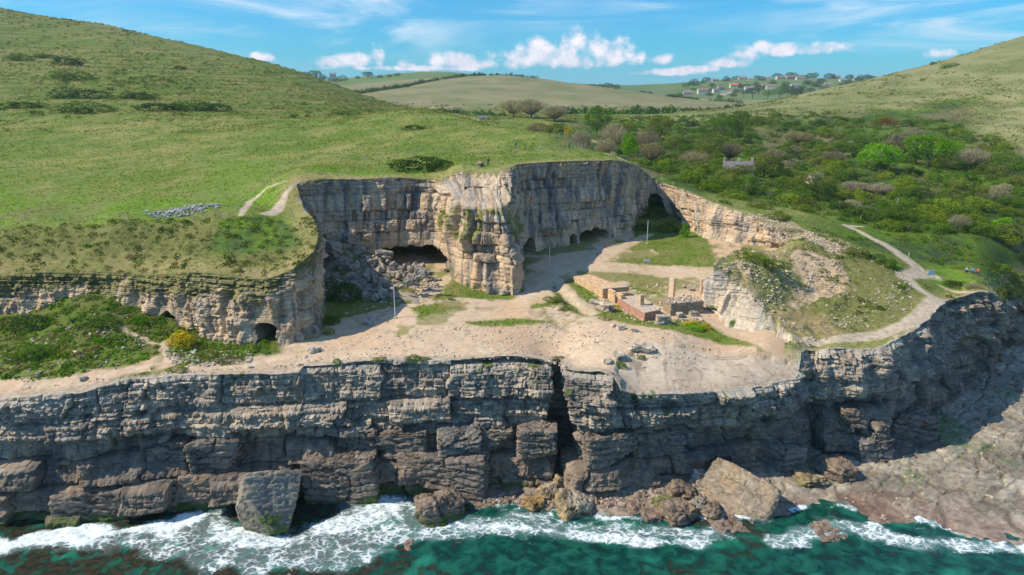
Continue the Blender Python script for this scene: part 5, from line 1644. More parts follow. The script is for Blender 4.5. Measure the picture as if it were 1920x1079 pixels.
def floor_plants():
    x, y, r = scatter(26000, -0.95, 0.45, 74, 170, 31)
    k = inpoly(x, y, VOID) & (~inpoly(x, y, SEAV))
    x, y = x[k], y[k]
    z = H_lo(x, y)
    C = col_lo(x, y, z)
    g = (C[:, 1] > C[:, 0] * 0.97) & (dline(x, y, q2) > 0.6)
    x, y, z, C = x[g], y[g], z[g], C[g]
    tussocks('quarry_grass', x, y, z, 0.10 + 0.14 * r.rand(len(x)), C * 1.4, r, blades=5, wid=0.4)
    mound = (x / y < -0.38) & (y < 96)
    k = mound & (r.rand(len(x)) < 0.55)
    cc = pk[np.clip((fbm(x / 3, y / 3, octv=3, seed=220) * 5 + 2.5).astype(int), 0, 6)]
    rad = 0.35 + 0.45 * r.rand(len(x))
    clumps('mound_scrub', x[k], y[k], z[k] - 0.05, rad[k], rad[k] * 0.7, cc[k], 26, 0.2, r)


floor_plants()


# ---- scree: loose small stones nobody could count
def scree(name, polys, n, smin, smax, seed, Hf, col, th=-0.1):
    r = np.random.RandomState(seed)
    t = (1 + 5 ** 0.5) / 2
    ico = np.array([(-1, t, 0), (1, t, 0), (-1, -t, 0), (1, -t, 0), (0, -1, t), (0, 1, t), (0, -1, -t), (0, 1, -t), (t, 0, -1), (t, 0, 1), (-t, 0, -1), (-t, 0, 1)]) / 1.9
    fi = np.array([(0, 11, 5), (0, 5, 1), (0, 1, 7), (0, 7, 10), (0, 10, 11), (1, 5, 9), (5, 11, 4), (11, 10, 2), (10, 7, 6), (7, 1, 8), (3, 9, 4), (3, 4, 2), (3, 2, 6), (3, 6, 8), (3, 8, 9), (4, 9, 5), (2, 4, 11), (6, 2, 10), (8, 6, 7), (9, 8, 1)])
    X = []; Y = []
    for pl in polys:
        pa = np.array(pl); lo = pa.min(0); hi = pa.max(0)
        m = int(n / len(polys))
        x = r.uniform(lo[0], hi[0], m * 2); y = r.uniform(lo[1], hi[1], m * 2)
        k = inpoly(x, y, pl) & (fbm(x / 2.2, y / 2.2, octv=3, seed=seed) + 0.5 * r.rand(len(x)) > th)
        X.append(x[k][:m]); Y.append(y[k][:m])
    X = np.concatenate(X); Y = np.concatenate(Y); Z = Hf(X, Y); m = len(X)
    s = smin + (smax - smin) * r.rand(m) ** 3
    V = ico[None] * r.uniform(0.65, 1.25, (m, 12, 1)) * (s[:, None] * r.uniform(0.6, 1.2, (m, 3)) * np.array([1.1, 1.1, 0.75]))[:, None, :]
    V = V + np.stack([X, Y, Z + s * 0.2], 1)[:, None, :]
    F = (fi[None] + (12 * np.arange(m))[:, None, None]).reshape(-1, 3)
    C = np.repeat(np.array(col) * r.uniform(0.65, 1.35, (m, 1)), 12, 0)
    return tag(mesh_np(name, V.reshape(-1, 3), F, M_boulder, C), kind='stuff')


scree('rubble_scree', POLY_rub, 6000, 0.06, 0.30, 41, H_up, (0.44, 0.36, 0.27), th=0.28)
scree('mound_stones', [POLY_mound], 3500, 0.06, 0.25, 47, H_up, (0.42, 0.36, 0.28), th=0.35)
floorpolys = [gpoly(p, y0=70, y1=180) for p in [
    [(640, 640), (980, 600), (1130, 640), (1120, 690), (700, 670), (500, 690)], [(1000, 600), (1440, 660), (1200, 690), (1120, 650)],
    [(-60, 745), (330, 700), (600, 695), (600, 680), (330, 695), (150, 715)]]]
scree('floor_stones', floorpolys, 5200, 0.04, 0.20, 42, H_lo, (0.50, 0.42, 0.33), th=0.12)
banks = [gpoly(p, y0=70, y1=180) for p in [[(0, 650), (250, 590), (300, 640), (250, 690), (0, 725)], [(300, 655), (470, 660), (480, 680), (330, 690)], [(600, 560), (830, 520), (800, 560), (640, 590)]]]
scree('bank_stones', banks, 1500, 0.06, 0.30, 43, H_lo, (0.44, 0.38, 0.31), th=0.2)
shp = [[PZ(px, float(-(CZ - 1) / tdep(py)), 1)[:2] for px, py in [(900, 935), (1090, 940), (1200, 950), (1450, 960), (1440, 890), (1300, 890), (1150, 930), (920, 915)]]]
scree('shore_stones', shp, 2200, 0.08, 0.5, 44, H_sh, (0.30, 0.23, 0.18), th=0.1)

scree('shelf_stones', [[PZ(*t)[:2] for t in [(1450, 88, 1), (1450, 72, 1), (1920, 69, 1), (2000, 140, 2), (1880, 120, 2), (1750, 95, 2)]]], 2200, 0.06, 0.35, 45, H_sh, (0.34, 0.28, 0.21), th=0.25)
scree('bay_stones', [[PZ(*t)[:2] for t in [(640, 118, 18), (820, 116, 18), (830, 106, 18), (690, 104, 18), (640, 108, 18)]]], 900, 0.08, 0.4, 46, H_lo, (0.40, 0.34, 0.27), th=0.0)


def hill_tufts():
    x, y, r = scatter(42000, -0.95, 0.95, 260, 760, 61)
    a = x / y
    k = ~inpoly(x, y, VALLEY)
    n = wn(x, y, 5.0, 231, 5)
    z = H_up(x, y)
    q = (z + 2.2 * fbm(x / 60, y / 60, octv=2, seed=9)) / 3.1
    st_ = np.abs((q - np.floor(q)) * 2 - 1)
    left = a < -0.08
    k &= np.where(left, n + 0.8 * st_ > 0.35, n > 0.15)
    x, y, z, n, left = x[k], y[k], z[k], n[k], left[k]
    C = lerp(G_dry * 0.95, G_olive * 0.8, r.rand(len(x)))
    C = np.where((r.rand(len(x)) < 0.10)[:, None], G_dark * 1.5, C * 1.15)
    rad = (0.5 + 0.8 * r.rand(len(x))) * np.clip(y / 400, 0.7, 1.6)
    clumps('hill_tussocks', x, y, z - 0.1, rad, rad * 0.6, C, 9, 0.33, r)


hill_tufts()
# ------------------------------------------------------------------ built things
def box_bm(bm, x0, x1, y0, y1, z0, z1, M=None):
    vs = [bm.verts.new((x, y, z)) for z in (z0, z1) for x, y in ((x0, y0), (x1, y0), (x1, y1), (x0, y1))]
    for f in ((0, 3, 2, 1), (4, 5, 6, 7), (0, 1, 5, 4), (1, 2, 6, 5), (2, 3, 7, 6), (3, 0, 4, 7)):
        bm.faces.new([vs[i] for i in f])
    if M is not None:
        bmesh.ops.transform(bm, matrix=M, verts=vs)
    return vs


def obj_bm(name, bm, mat, parent=None, bevel=0.0, smooth=False):
    bmesh.ops.recalc_face_normals(bm, faces=bm.faces)
    if bevel:
        bmesh.ops.bevel(bm, geom=list(bm.edges), offset=bevel, segments=2, affect='EDGES', profile=0.6)
    me = bpy.data.meshes.new(name)
    bm.to_mesh(me); bm.free()
    if smooth:
        for p in me.polygons:
            p.use_smooth = True
    me.materials.append(mat)
    o = bpy.data.objects.new(name, me); scene.collection.objects.link(o)
    if parent:
        o.parent = parent
    return o


def tube_bm(bm, pts, r0, r1=None, seg=8):
    r1 = r0 if r1 is None else r1
    rings = []
    n = len(pts)
    for i, p in enumerate(pts):
        p = Vector(p)
        d = (Vector(pts[min(i + 1, n - 1)]) - Vector(pts[max(i - 1, 0)])).normalized()
        t = d.cross(Vector((0.31, 0.72, 0.4))).normalized(); u = d.cross(t)
        r = r0 + (r1 - r0) * i / (n - 1)
        rings.append([bm.verts.new(p + r * (math.cos(a) * t + math.sin(a) * u)) for a in [k * 2 * math.pi / seg for k in range(seg)]])
    for a, b in zip(rings[:-1], rings[1:]):
        for k in range(seg):
            bm.faces.new((a[k], a[(k + 1) % seg], b[(k + 1) % seg], b[k]))
    bm.faces.new(rings[0][::-1]); bm.faces.new(rings[-1])


def mat_masonry(name, c1, c2, mortar, bw, bh, bump=0.6):
    m, w = mat_new(name)
    tc = w.n('ShaderNodeTexCoord')
    geo = w.n('ShaderNodeNewGeometry')
    sp = w.n('ShaderNodeSeparateXYZ', ins={0: tc.outputs['Object']})
    u = w.m('ADD', w.m('MULTIPLY', sp.outputs[0], 0.83), w.m('MULTIPLY', sp.outputs[1], 0.77))
    v = w.n('ShaderNodeCombineXYZ', ins={0: u, 1: sp.outputs[2], 2: 0.0}).outputs[0]
    br = w.n('ShaderNodeTexBrick', ins={'Vector': v, 'Color1': c1, 'Color2': c2, 'Mortar': mortar, 'Scale': 1.0, 'Mortar Size': 0.012, 'Brick Width': bw, 'Row Height': bh})
    n1 = w.noise(tc.outputs['Object'], 3.0, 6.0, 0.65)
    c = w.n('ShaderNodeVectorMath', operation='SCALE', ins={0: br.outputs['Color'], 'Scale': w.ss(n1, 0.3, 0.7, 0.65, 1.35)})
    hh = w.m('ADD', w.m('MULTIPLY', br.outputs['Fac'], -0.5), n1)
    b = w.n('ShaderNodeBump', ins={'Strength': bump, 'Distance': 0.06, 'Height': hh})
    bs = w.n('ShaderNodeBsdfPrincipled', ins={'Base Color': c.outputs[0], 'Roughness': 0.9, 'Normal': b.outputs[0]})
    w.n('ShaderNodeOutputMaterial', ins={0: bs.outputs[0]})
    return m


M_brick = mat_masonry('red_brick', (0.50, 0.22, 0.14, 1), (0.40, 0.17, 0.11, 1), (0.42, 0.36, 0.29, 1), 0.30, 0.12)
M_dry = mat_masonry('dry_stone', (0.46, 0.35, 0.23, 1), (0.30, 0.22, 0.15, 1), (0.08, 0.06, 0.05, 1), 0.55, 0.13, 1.0)
M_render = mat_plain('weathered_render', (0.56, 0.37, 0.21), 0.9, 0.25, 1.6, 0.5, dist=0.05)
M_conc = mat_plain('old_concrete', (0.47, 0.37, 0.28), 0.9, 0.22, 2.2, 0.5, dist=0.05)
M_pillar = mat_plain('limestone_pillar', (0.66, 0.47, 0.32), 0.9, 0.22, 3.0, 0.5, dist=0.04)
M_metal = mat_plain('galvanised_steel', (0.62, 0.64, 0.66), 0.45, 0.1, 5.0, metal=0.3)
M_wood = mat_plain('weathered_wood', (0.40, 0.36, 0.30), 0.85, 0.25, 6.0)
M_white = mat_plain('white_paint', (0.78, 0.79, 0.78), 0.5, 0.05)
M_blue = mat_plain('printed_panel', (0.45, 0.60, 0.72), 0.4, 0.12, 6.0)
M_black = mat_plain('dark_fabric', (0.03, 0.03, 0.035), 0.8, 0.2)


def prism(name, pts, z0, z1, mat, parent, jit=0.03, sub=5, seed=0, slope=None):
    """wall block over a plan outline; uneven edges and top"""
    bm = bmesh.new()
    lo = [bm.verts.new((x, y, z0)) for x, y in pts]
    hi = [bm.verts.new((x, y, z1 if slope is None else z1 + slope(x, y))) for x, y in pts]
    n = len(pts)
    bm.faces.new(lo[::-1]); bm.faces.new(hi)
    for i in range(n):
        bm.faces.new((lo[i], lo[(i + 1) % n], hi[(i + 1) % n], hi[i]))
    bmesh.ops.recalc_face_normals(bm, faces=bm.faces)
    bmesh.ops.subdivide_edges(bm, edges=list(bm.edges), cuts=sub, use_grid_fill=True)
    r = random.Random(seed)
    for v in bm.verts:
        top = v.co.z > z1 - 0.05
        v.co += Vector((r.uniform(-jit, jit), r.uniform(-jit, jit), r.uniform(-1.6 * jit, 1.6 * jit) if top else r.uniform(-jit, jit) * 0.5))
    return obj_bm(name, bm, mat, parent)


def gl(px, py):
    x, y, z = ground(px, py, 60, 200)
    return x, y


def rel(pts, o):
    return [(x - o[0], y - o[1]) for x, y in pts]


def build_ruin():
    zf = gz(*gl(1210, 602)) - 0.1
    # pixel lines of feet on the floor
    A = gl(1208, 603)          # front corner of the brick platform
    B = gl(1158, 572)          # its far left foot
    k = 1.0
    ax = (B[0] - A[0], B[1] - A[1]); L = math.hypot(*ax); ux = (ax[0] / L, ax[1] / L)     # direction back to the left
    vx_ = (ux[1], -ux[0])
    if vx_[0] < 0: vx_ = (-vx_[0], -vx_[1])                                                # direction to the right
    rx_ = vx_
    o = (A[0], A[1])
    e = empty('brick_platform', (o[0], o[1], zf))
    pt = lambda u, v: (ux[0] * u + rx_[0] * v, ux[1] * u + rx_[1] * v)
    prism('base_wall', [pt(0, 0), pt(8.6, 0), pt(8.6, 3.1), pt(2.4, 3.3), pt(0.6, 2.9)], -0.5, 1.30, M_brick, e, 0.015, 6, 1)
    prism('top_slab', [pt(-0.08, -0.08), pt(8.5, -0.08), pt(8.5, 3.0), pt(2.4, 3.25), pt(0.5, 2.95)], 1.302, 1.42, M_conc, e, 0.012, 5, 2)
    prism('low_kerb', [pt(0.6, 2.6), pt(2.4, 2.95), pt(8.3, 2.75), pt(8.3, 3.0), pt(2.4, 3.2), pt(0.5, 2.9)], 1.424, 1.62, M_conc, e, 0.02, 3, 3)
    prism('footing', [pt(2.7, 0.75), pt(4.2, 0.75), pt(4.2, 2.0), pt(2.7, 2.0)], 1.424, 1.50, M_conc, e, 0.01, 2, 4)
    tag(e, 'low red brick platform with a concrete top in the ruins', 'ruin', 'quarry ruins')
    p = prism('stone_pillar', rel([pt(3.1, 0.95), pt(3.75, 0.95), pt(3.75, 1.6), pt(3.1, 1.6)], pt(3.4, 1.3)), 0, 1.55, M_render, None, 0.02, 4, 5)
    q = pt(3.4, 1.3); p.location = (o[0] + q[0], o[1] + q[1], zf + 1.50)
    tag(p, 'short square pillar standing on the brick platform', 'pillar')
    e2 = empty('render_wall', (o[0], o[1], zf))
    prism('wall', [pt(8.9, -0.3), pt(9.4, -0.3), pt(9.4, 2.4), pt(8.9, 2.4)], -0.3, 1.85, M_render, e2, 0.02, 4, 6)
    prism('wall', [pt(9.42, -0.3), pt(11.4, -0.3), pt(11.4, 0.2), pt(9.42, 0.2)], -0.3, 2.0, M_render, e2, 0.02, 4, 7)
    prism('wall', [pt(7.2, -0.1), pt(8.88, -0.1), pt(8.88, 0.35), pt(7.2, 0.35)], 1.43, 2.1, M_render, e2, 0.02, 4, 8)
    tag(e2, 'small u shaped rendered wall behind the brick platform', 'ruin', 'quarry ruins')
    e3 = empty('retaining_block', (o[0], o[1], zf))
    prism('wall', [pt(11.8, -1.0), pt(21.5, -2.2), pt(21.5, 1.2), pt(11.8, 3.6)], -0.3, 1.75, M_render, e3, 0.03, 8, 9)
    prism('capping', [pt(11.7, -1.05), pt(12.4, -1.12), pt(12.4, 3.5), pt(11.7, 3.7)], 1.80, 1.98, M_conc, e3, 0.02, 4, 10)
    tag(e3, 'long rendered retaining block with a rough stony top at the left of the ruins', 'ruin', 'quarry ruins')
    # dry stone block and its stub walls
    C = gl(1257, 593); D = gl(1318, 588)
    w = (D[0] - C[0], D[1] - C[1]); Lw = math.hypot(*w); w = (w[0] / Lw, w[1] / Lw); nb = (-w[1], w[0])
    e4 = empty('stone_wall', (C[0], C[1], zf))
    P2 = lambda u, v: (w[0] * u + nb[0] * v, w[1] * u + nb[1] * v)
    prism('wall', [P2(0, 0), P2(Lw, 0.0), P2(Lw + 0.2, 2.6), P2(0.3, 3.4)], -0.4, 1.95, M_dry, e4, 0.05, 9, 11)
    tag(e4, 'dry stone wall block with a rubble top, right of the brick platform', 'stone wall', 'quarry ruins')
    scree('wall_rubble', [[(C[0] + a, C[1] + b) for a, b in [P2(0.2, 0.2), P2(Lw - .2, 0.2), P2(Lw - 0.1, 2.4), P2(0.4, 3.1)]]], 160, 0.08, 0.3, 51, lambda x, y: np.full(np.shape(x), zf + 1.95), (0.46, 0.38, 0.29), th=-2)
    # tall pillar
    T_ = gl(1259, 560)
    p = prism('stone_pillar', [(-0.55, 0.1), (0.1, -0.5), (0.5, -0.05), (-0.15, 0.5)], -0.3, 3.35, M_pillar, None, 0.02, 6, 12)
    p.location = (T_[0], T_[1], gz(*T_)); tag(p, 'tall square limestone pillar standing free behind the ruins', 'pillar')
    T2 = gl(1317, 552)
    p = prism('stone_pillar', [(-0.4, -0.3), (0.3, -0.35), (0.4, 0.3), (-0.35, 0.35)], -0.3, 2.6, M_pillar, None, 0.03, 5, 13)
    p.location = (T2[0], T2[1], gz(*T2)); tag(p, 'rough gate pillar against the foot of the mound', 'pillar')
    scree('ruin_rubble', [gpoly([(1100, 530), (1330, 530), (1330, 600), (1230, 615), (1130, 585)], y0=70, y1=180)], 900, 0.05, 0.3, 52, H_lo, (0.47, 0.37, 0.27), th=0.0)
    # squared blocks
    for (px, py, sx, sy, sz, rz, lab, sd_) in [(1243, 607, 2.2, 1.5, 1.5, 0.1, 'squared pale stone block between platform and dry stone wall', 1), (1275, 595, 1.0, 1.0, .8, 0.2, 'small squared stone below the dry stone wall, left', 2), (1300, 592, 1.3, 1.0, .8, 0.1, 'small squared stone below the dry stone wall, right', 3),
                                               (1128, 578, 4.6, 1.5, 1.25, -0.95, 'row of pale cut blocks left of the brick platform', 4), (1112, 545, 9.0, 0.8, 0.75, -1.02, 'long low pale wall left of the retaining block', 5), (1296, 545, 1.0, 0.8, .5, 0.3, 'fallen stone near the gate pillar', 6), (1282, 540, .7, .6, .5, 0.8, 'fallen stone between the two tall pillars', 7)]:
        x, y = gl(px, py)
        ob = stone_mesh('stone_block', sx, sy, sz, 260 + sd_, 2, 20, 14, (0.47, 0.40, 0.32), rough=0.01)
        ob.location = (x, y, gz(x, y) + sz * 0.38); ob.rotation_euler = (0, 0, rz); tag(ob, lab, 'stone block')


build_ruin()

# three tall slim posts
for px, py, hgt, lab in [(741, 597, 4.9, 'tall slim pale post in the shaded left bay'), (1030, 503, 4.3, 'tall slim pale post in the middle of the quarry floor'), (1213, 458, 5.0, 'tall slim pale post at the back of the quarry')]:
    x, y = gl(px, py); z = gz(x, y)
    e = empty('slim_post', (x, y, z))
    bm = bmesh.new(); tube_bm(bm, [(0, 0, -0.2), (0, 0, hgt)], 0.075, 0.055); obj_bm('pole', bm, M_metal, e)
    bm = bmesh.new(); box_bm(bm, -0.25, 0.25, -0.25, 0.25, -0.1, 0.15); obj_bm('base', bm, M_conc, e, 0.03)
    tag(e, lab, 'post', 'tall slim posts in the quarry')


# notice boards
def board(px, py, wid, hgt, leg, lab, two, rz, tilt=0.0):
    x, y = ground(px, py, 60, 200)[:2]; z = gz(x, y)
    e = empty('notice_board', (x, y, z), rz)
    bm = bmesh.new()
    for sx in (-wid / 2, wid / 2):
        pass
    for sx in (-wid / 2, wid / 2):
        bm = bmesh.new(); box_bm(bm, sx - .05, sx + .05, -.05, .05, -0.3, leg + hgt); obj_bm('leg', bm, M_wood, e, 0.01)
    Mx = None
    bm = bmesh.new(); box_bm(bm, -wid / 2 - .02, wid / 2 + .02, -0.09, -0.055, leg, leg + hgt + 0.04)
    fr = obj_bm('panel_frame', bm, M_wood, e, 0.008)
    if two:
        for k in (-1, 1):
            c = k * wid / 4
            bm = bmesh.new(); box_bm(bm, c - wid / 4 + .04, c + wid / 4 - .04, -0.115, -0.093, leg + .05, leg + hgt - .03); pn = obj_bm('notice', bm, M_white, e)
            bm = bmesh.new()
            for r_ in range(4):
                box_bm(bm, c - wid / 4 + .10, c + wid / 4 - .10 - 0.1 * (r_ == 3), -0.122, -0.1165, leg + .12 + r_ * .17, leg + .20 + r_ * .17)
            obj_bm('print_block', bm, M_blue, pn)
    else:
        bm = bmesh.new(); box_bm(bm, -wid / 2 + .03, wid / 2 - .03, -0.115, -0.093, leg + .03, leg + hgt - .02); obj_bm('notice', bm, M_blue, e)
    return tag(e, lab, 'notice board')


board(1744, 521, 1.35, 0.95, 0.45, 'white two panel notice board on wooden legs by the path junction', True, 0.15)
board(1212, 498, 1.15, 0.45, 0.75, 'small blue grey information panel on two legs in the quarry', False, 0.05)


# fences of posts and wire
def fence(pix_pts, hts, lab, name='wire_fence', y0=80, gap=None):
    pts = [ground(a, b, y0, 420) for a, b in pix_pts]
    e = empty(name, pts[0])
    bmw = bmesh.new()
    o = Vector(pts[0])
    pm = None
    for i, p in enumerate(pts):
        h = hts[i] if isinstance(hts, (list, tuple)) else hts
        bm = bmesh.new(); tube_bm(bm, [(0, 0, -0.25), (0.02 * rng.randn(), 0.02 * rng.randn(), h)], 0.065, 0.055, 6)
        q = obj_bm('post', bm, M_wood, e); q.location = Vector(p) - o
        q.rotation_euler = (0.05 * rng.randn(), 0.05 * rng.randn(), 0)
    for a, b in zip(pts[:-1], pts[1:]):
        for hh in (0.45, 0.95):
            tube_bm(bmw, [Vector(a) - o + Vector((0, 0, hh)), Vector(b) - o + Vector((0, 0, hh))], 0.007, 0.007, 3)
    obj_bm('wire', bmw, M_metal, e)
    return tag(e, lab, 'fence')


fence([(x_, 413) for x_ in (-20, 48, 112, 175, 240, 300, 362)] + [(416, 411), (431, 408), (445, 396), (458, 386), (478, 364), (491, 352), (506, 336), (519, 327), (527, 314)], [1.05] * 15 + [2.1],
      'post and wire fence along the near meadow edge turning up beside the track')
fence([(527, 314), (558, 306), (590, 303), (655, 302), (686, 297), (740, 293), (775, 291), (825, 289), (860, 287), (879, 287), (900, 291), (921, 286), (944, 284), (968, 283), (990, 283), (1015, 281), (1040, 281), (1058, 281)], 1.15,
      'post and wire fence across the meadow above the quarry to the hikers')
fence([(1078, 281), (1084, 281), (1090, 280), (1098, 276), (1098, 269), (1090, 265), (1082, 262), (1074, 260), (1060, 258), (1048, 258)], 1.2, 'short fence of close posts right of the hikers beside the path')
fence([(1240, 338), (1262, 349), (1275, 357)], 1.1, 'three fence posts on the rim above the inner corner')
for px, py, h, lab, ln in [(552, 411, 1.6, 'leaning pale post at the left quarry rim', 0.25), (688, 303, 1.5, 'white marker post with a small plate in the meadow', 0.0), (1680, 396, 3.4, 'tall pale pole beside the inland path', 0.0), (1613, 417, 1.7, 'dark gate post at the path bend', 0.0), (1703, 487, 1.3, 'wooden gate post left of the notice board', 0.0)]:
    x, y, z = ground(px, py, 80, 300)
    bm = bmesh.new(); tube_bm(bm, [(0, 0, -0.3), (-ln * h * 0.5, 0, h * 0.5), (-ln * h, 0, h)], 0.08, 0.065, 8)
    o_ = obj_bm('wooden_post', bm, M_wood); o_.location = (x, y, z); tag(o_, lab, 'post')

# ------------------------------------------------------------------ people
SKIN = mat_plain('skin', (0.55, 0.34, 0.25), 0.6, 0.05)


def skin_obj(name, pts, edges, mat, parent, sub=1):
    me = bpy.data.meshes.new(name)
    me.from_pydata([p[:3] for p in pts], edges, [])
    o = bpy.data.objects.new(name, me); scene.collection.objects.link(o)
    o.modifiers.new('skin', 'SKIN')
    for i, p in enumerate(pts):
        r = p[3]
        me.skin_vertices[0].data[i].radius = (r, r) if not isinstance(r, tuple) else r
    me.skin_vertices[0].data[0].use_root = True
    if sub:
        s = o.modifiers.new('sub', 'SUBSURF'); s.levels = sub; s.render_levels = sub
    dg = bpy.context.evaluated_depsgraph_get()
    nm = bpy.data.meshes.new_from_object(o.evaluated_get(dg))
    o.modifiers.clear(); o.data = nm
    nm.materials.clear(); nm.materials.append(mat)
    for p in nm.polygons: p.use_smooth = True
    if parent: o.parent = parent
    return o


def person(x, y, z, rz, top, legs, label, pose='walk', pack=None, hair=(0.07, 0.05, 0.035), h=1.74, group=None):
    s = h / 1.74
    e = empty('person', (x, y, z), rz); e.scale = (s, s, s)
    if pose == 'walk':
        J = dict(pel=(0, 0, .93), ch=(0, .02, 1.22), ne=(0, .03, 1.45), hd=(0, .05, 1.60), hl=(-.10, 0, .90), hr=(.10, 0, .90), kl=(-.10, .16, .50), kr=(.10, -.06, .49), al=(-.10, .20, .08), ar=(.10, -.28, .13),
                 fl=(-.10, .36, .03), fr=(.10, -.16, .03), sl=(-.19, .02, 1.41), sr=(.19, .02, 1.41), el=(-.25, -.10, 1.14), er=(.25, .12, 1.14), wl=(-.25, -.04, .90), wr=(.24, .30, .98))
    elif pose == 'stand':
        J = dict(pel=(0, 0, .93), ch=(0, 0, 1.22), ne=(0, .01, 1.45), hd=(0, .03, 1.60), hl=(-.10, 0, .90), hr=(.10, 0, .90), kl=(-.12, .02, .49), kr=(.12, .03, .49), al=(-.13, 0, .08), ar=(.13, 0, .08),
                 fl=(-.15, .17, .03), fr=(.15, .17, .03), sl=(-.19, 0, 1.41), sr=(.19, 0, 1.41), el=(-.26, -.03, 1.14), er=(.26, -.03, 1.14), wl=(-.26, .08, .90), wr=(.26, .08, .90))
    else:
        J = dict(pel=(0, 0, .14), ch=(0, -.03, .44), ne=(0, 0, .67), hd=(0, .04, .83), hl=(-.10, .02, .13), hr=(.10, .02, .13), kl=(-.17, .38, .46), kr=(.17, .40, .44), al=(-.15, .62, .10), ar=(.15, .66, .10),
                 fl=(-.16, .78, .05), fr=(.16, .82, .05), sl=(-.19, -.01, .63), sr=(.19, -.01, .63), el=(-.27, .10, .42), er=(.27, .12, .42), wl=(-.19, .33, .46), wr=(.19, .35, .45))
    V = lambda n: Vector(J[n])
    pts = [(*J['pel'], (.13, .10)), (*J['ch'], (.135, .10)), (*(V('ne') - Vector((0, 0, .06))), (.10, .075)), (*J['ne'], .055), (*(V('hd') - Vector((0, 0, .05))), .075), (*J['hd'], (.082, .098)), (*(V('hd') + Vector((0, 0, .09))), .06)]
    ed = [(0, 1), (1, 2), (2, 3), (3, 4), (4, 5), (5, 6)]
    def add(par, p, r):
        pts.append((*p, r)); ed.append((par, len(pts) - 1)); return len(pts) - 1
    for sd_ in 'lr':
        hgt = add(0, J['h' + sd_], .088); kn = add(hgt, J['k' + sd_], .058); an = add(kn, J['a' + sd_], .040); add(an, J['f' + sd_], .036)
        sh_ = add(2, J['s' + sd_], .060); eb = add(sh_, J['e' + sd_], .042); wr = add(eb, J['w' + sd_], .029)
        d = (V('w' + sd_) - V('e' + sd_)).normalized()
        pm = add(wr, V('w' + sd_) + d * .07, (.036, .018))
        side = Vector((1, 0, 0)); fw = d.cross(side).normalized()
        for q, ln in ((-.03, .075), (-.01, .085), (.01, .08), (.03, .062)):
            b = V('w' + sd_) + d * .085 + side * q
            f1_ = add(pm, b, .009); f2_ = add(f1_, b + d * ln * .55, .008); add(f2_, b + d * ln * .9 + fw * .02, .007)
        t1_ = add(wr, V('w' + sd_) + d * .03 + side * (.035 if sd_ == 'l' else -.035), .010); add(t1_, V('w' + sd_) + d * .075 + side * (.055 if sd_ == 'l' else -.055), .008)
    skin_obj('body', pts, ed, SKIN, e)
    mt = mat_plain('jacket_cloth', top, 0.85, 0.15, 9.0); ml = mat_plain('trouser_cloth', legs, 0.85, 0.15, 9.0)
    P_ = [(*(V('pel') + Vector((0, 0, .02))), (.155, .125)), (*J['ch'], (.165, .125)), (*(V('ne') - Vector((0, 0, .07))), (.125, .095)), (*(V('ne') - Vector((0, 0, .01))), .07)]
    E_ = [(0, 1), (1, 2), (2, 3)]
    for sd_ in 'lr':
        n0 = len(P_); P_ += [(*J['s' + sd_], .080), (*J['e' + sd_], .060), (*(V('w' + sd_) * .9 + V('e' + sd_) * .1), .046)]
        E_ += [(2, n0), (n0, n0 + 1), (n0 + 1, n0 + 2)]
    skin_obj('jacket', P_, E_, mt, e)
    P_ = [(*J['pel'], (.15, .12))]; E_ = []
    for sd_ in 'lr':
        n0 = len(P_); P_ += [(*J['h' + sd_], .105), (*J['k' + sd_], .075), (*(V('a' + sd_) * .9 + V('k' + sd_) * .1), .060)]
        E_ += [(0, n0), (n0, n0 + 1), (n0 + 1, n0 + 2)]
    skin_obj('trousers', P_, E_, ml, e)
    mh = mat_plain('hair', hair, 0.9, 0.2)
    skin_obj('hair', [(*(V('hd') + Vector((0, -.025, .02))), .095), (*(V('hd') + Vector((0, -.02, .08))), .078)], [(0, 1)], mh, e)
    for sd_ in 'lr':
        a_ = V('a' + sd_); f_ = V('f' + sd_)
        skin_obj('shoe', [(a_.x, a_.y - .03, max(a_.z - .02, .05), .052), (*f_, .045)], [(0, 1)], M_black, e)
    # small features of the face
    bm = bmesh.new()
    for sx in (-.032, .032):
        bmesh.ops.create_uvsphere(bm, u_segments=6, v_segments=5, radius=.012, matrix=__import__('mathutils').Matrix.Translation(V('hd') + Vector((sx, .088, .0))))
    obj_bm('eyes', bm, M_black, e)
    bm = bmesh.new(); bmesh.ops.create_cone(bm, cap_ends=True, segments=6, radius1=.016, radius2=.006, depth=.05, matrix=__import__('mathutils').Matrix.Translation(V('hd') + Vector((0, .100, -.03)))); obj_bm('nose', bm, SKIN, e)
    if pack:
        mp = mat_plain('rucksack_cloth', pack, 0.8, 0.2, 8.0)
        c = V('ch') + Vector((0, -.21, .06))
        bm = bmesh.new(); box_bm(bm, c.x - .15, c.x + .15, c.y - .10, c.y + .09, c.z - .24, c.z + .24); obj_bm('rucksack', bm, mp, e, 0.05)
    return tag(e, label, 'person', group)


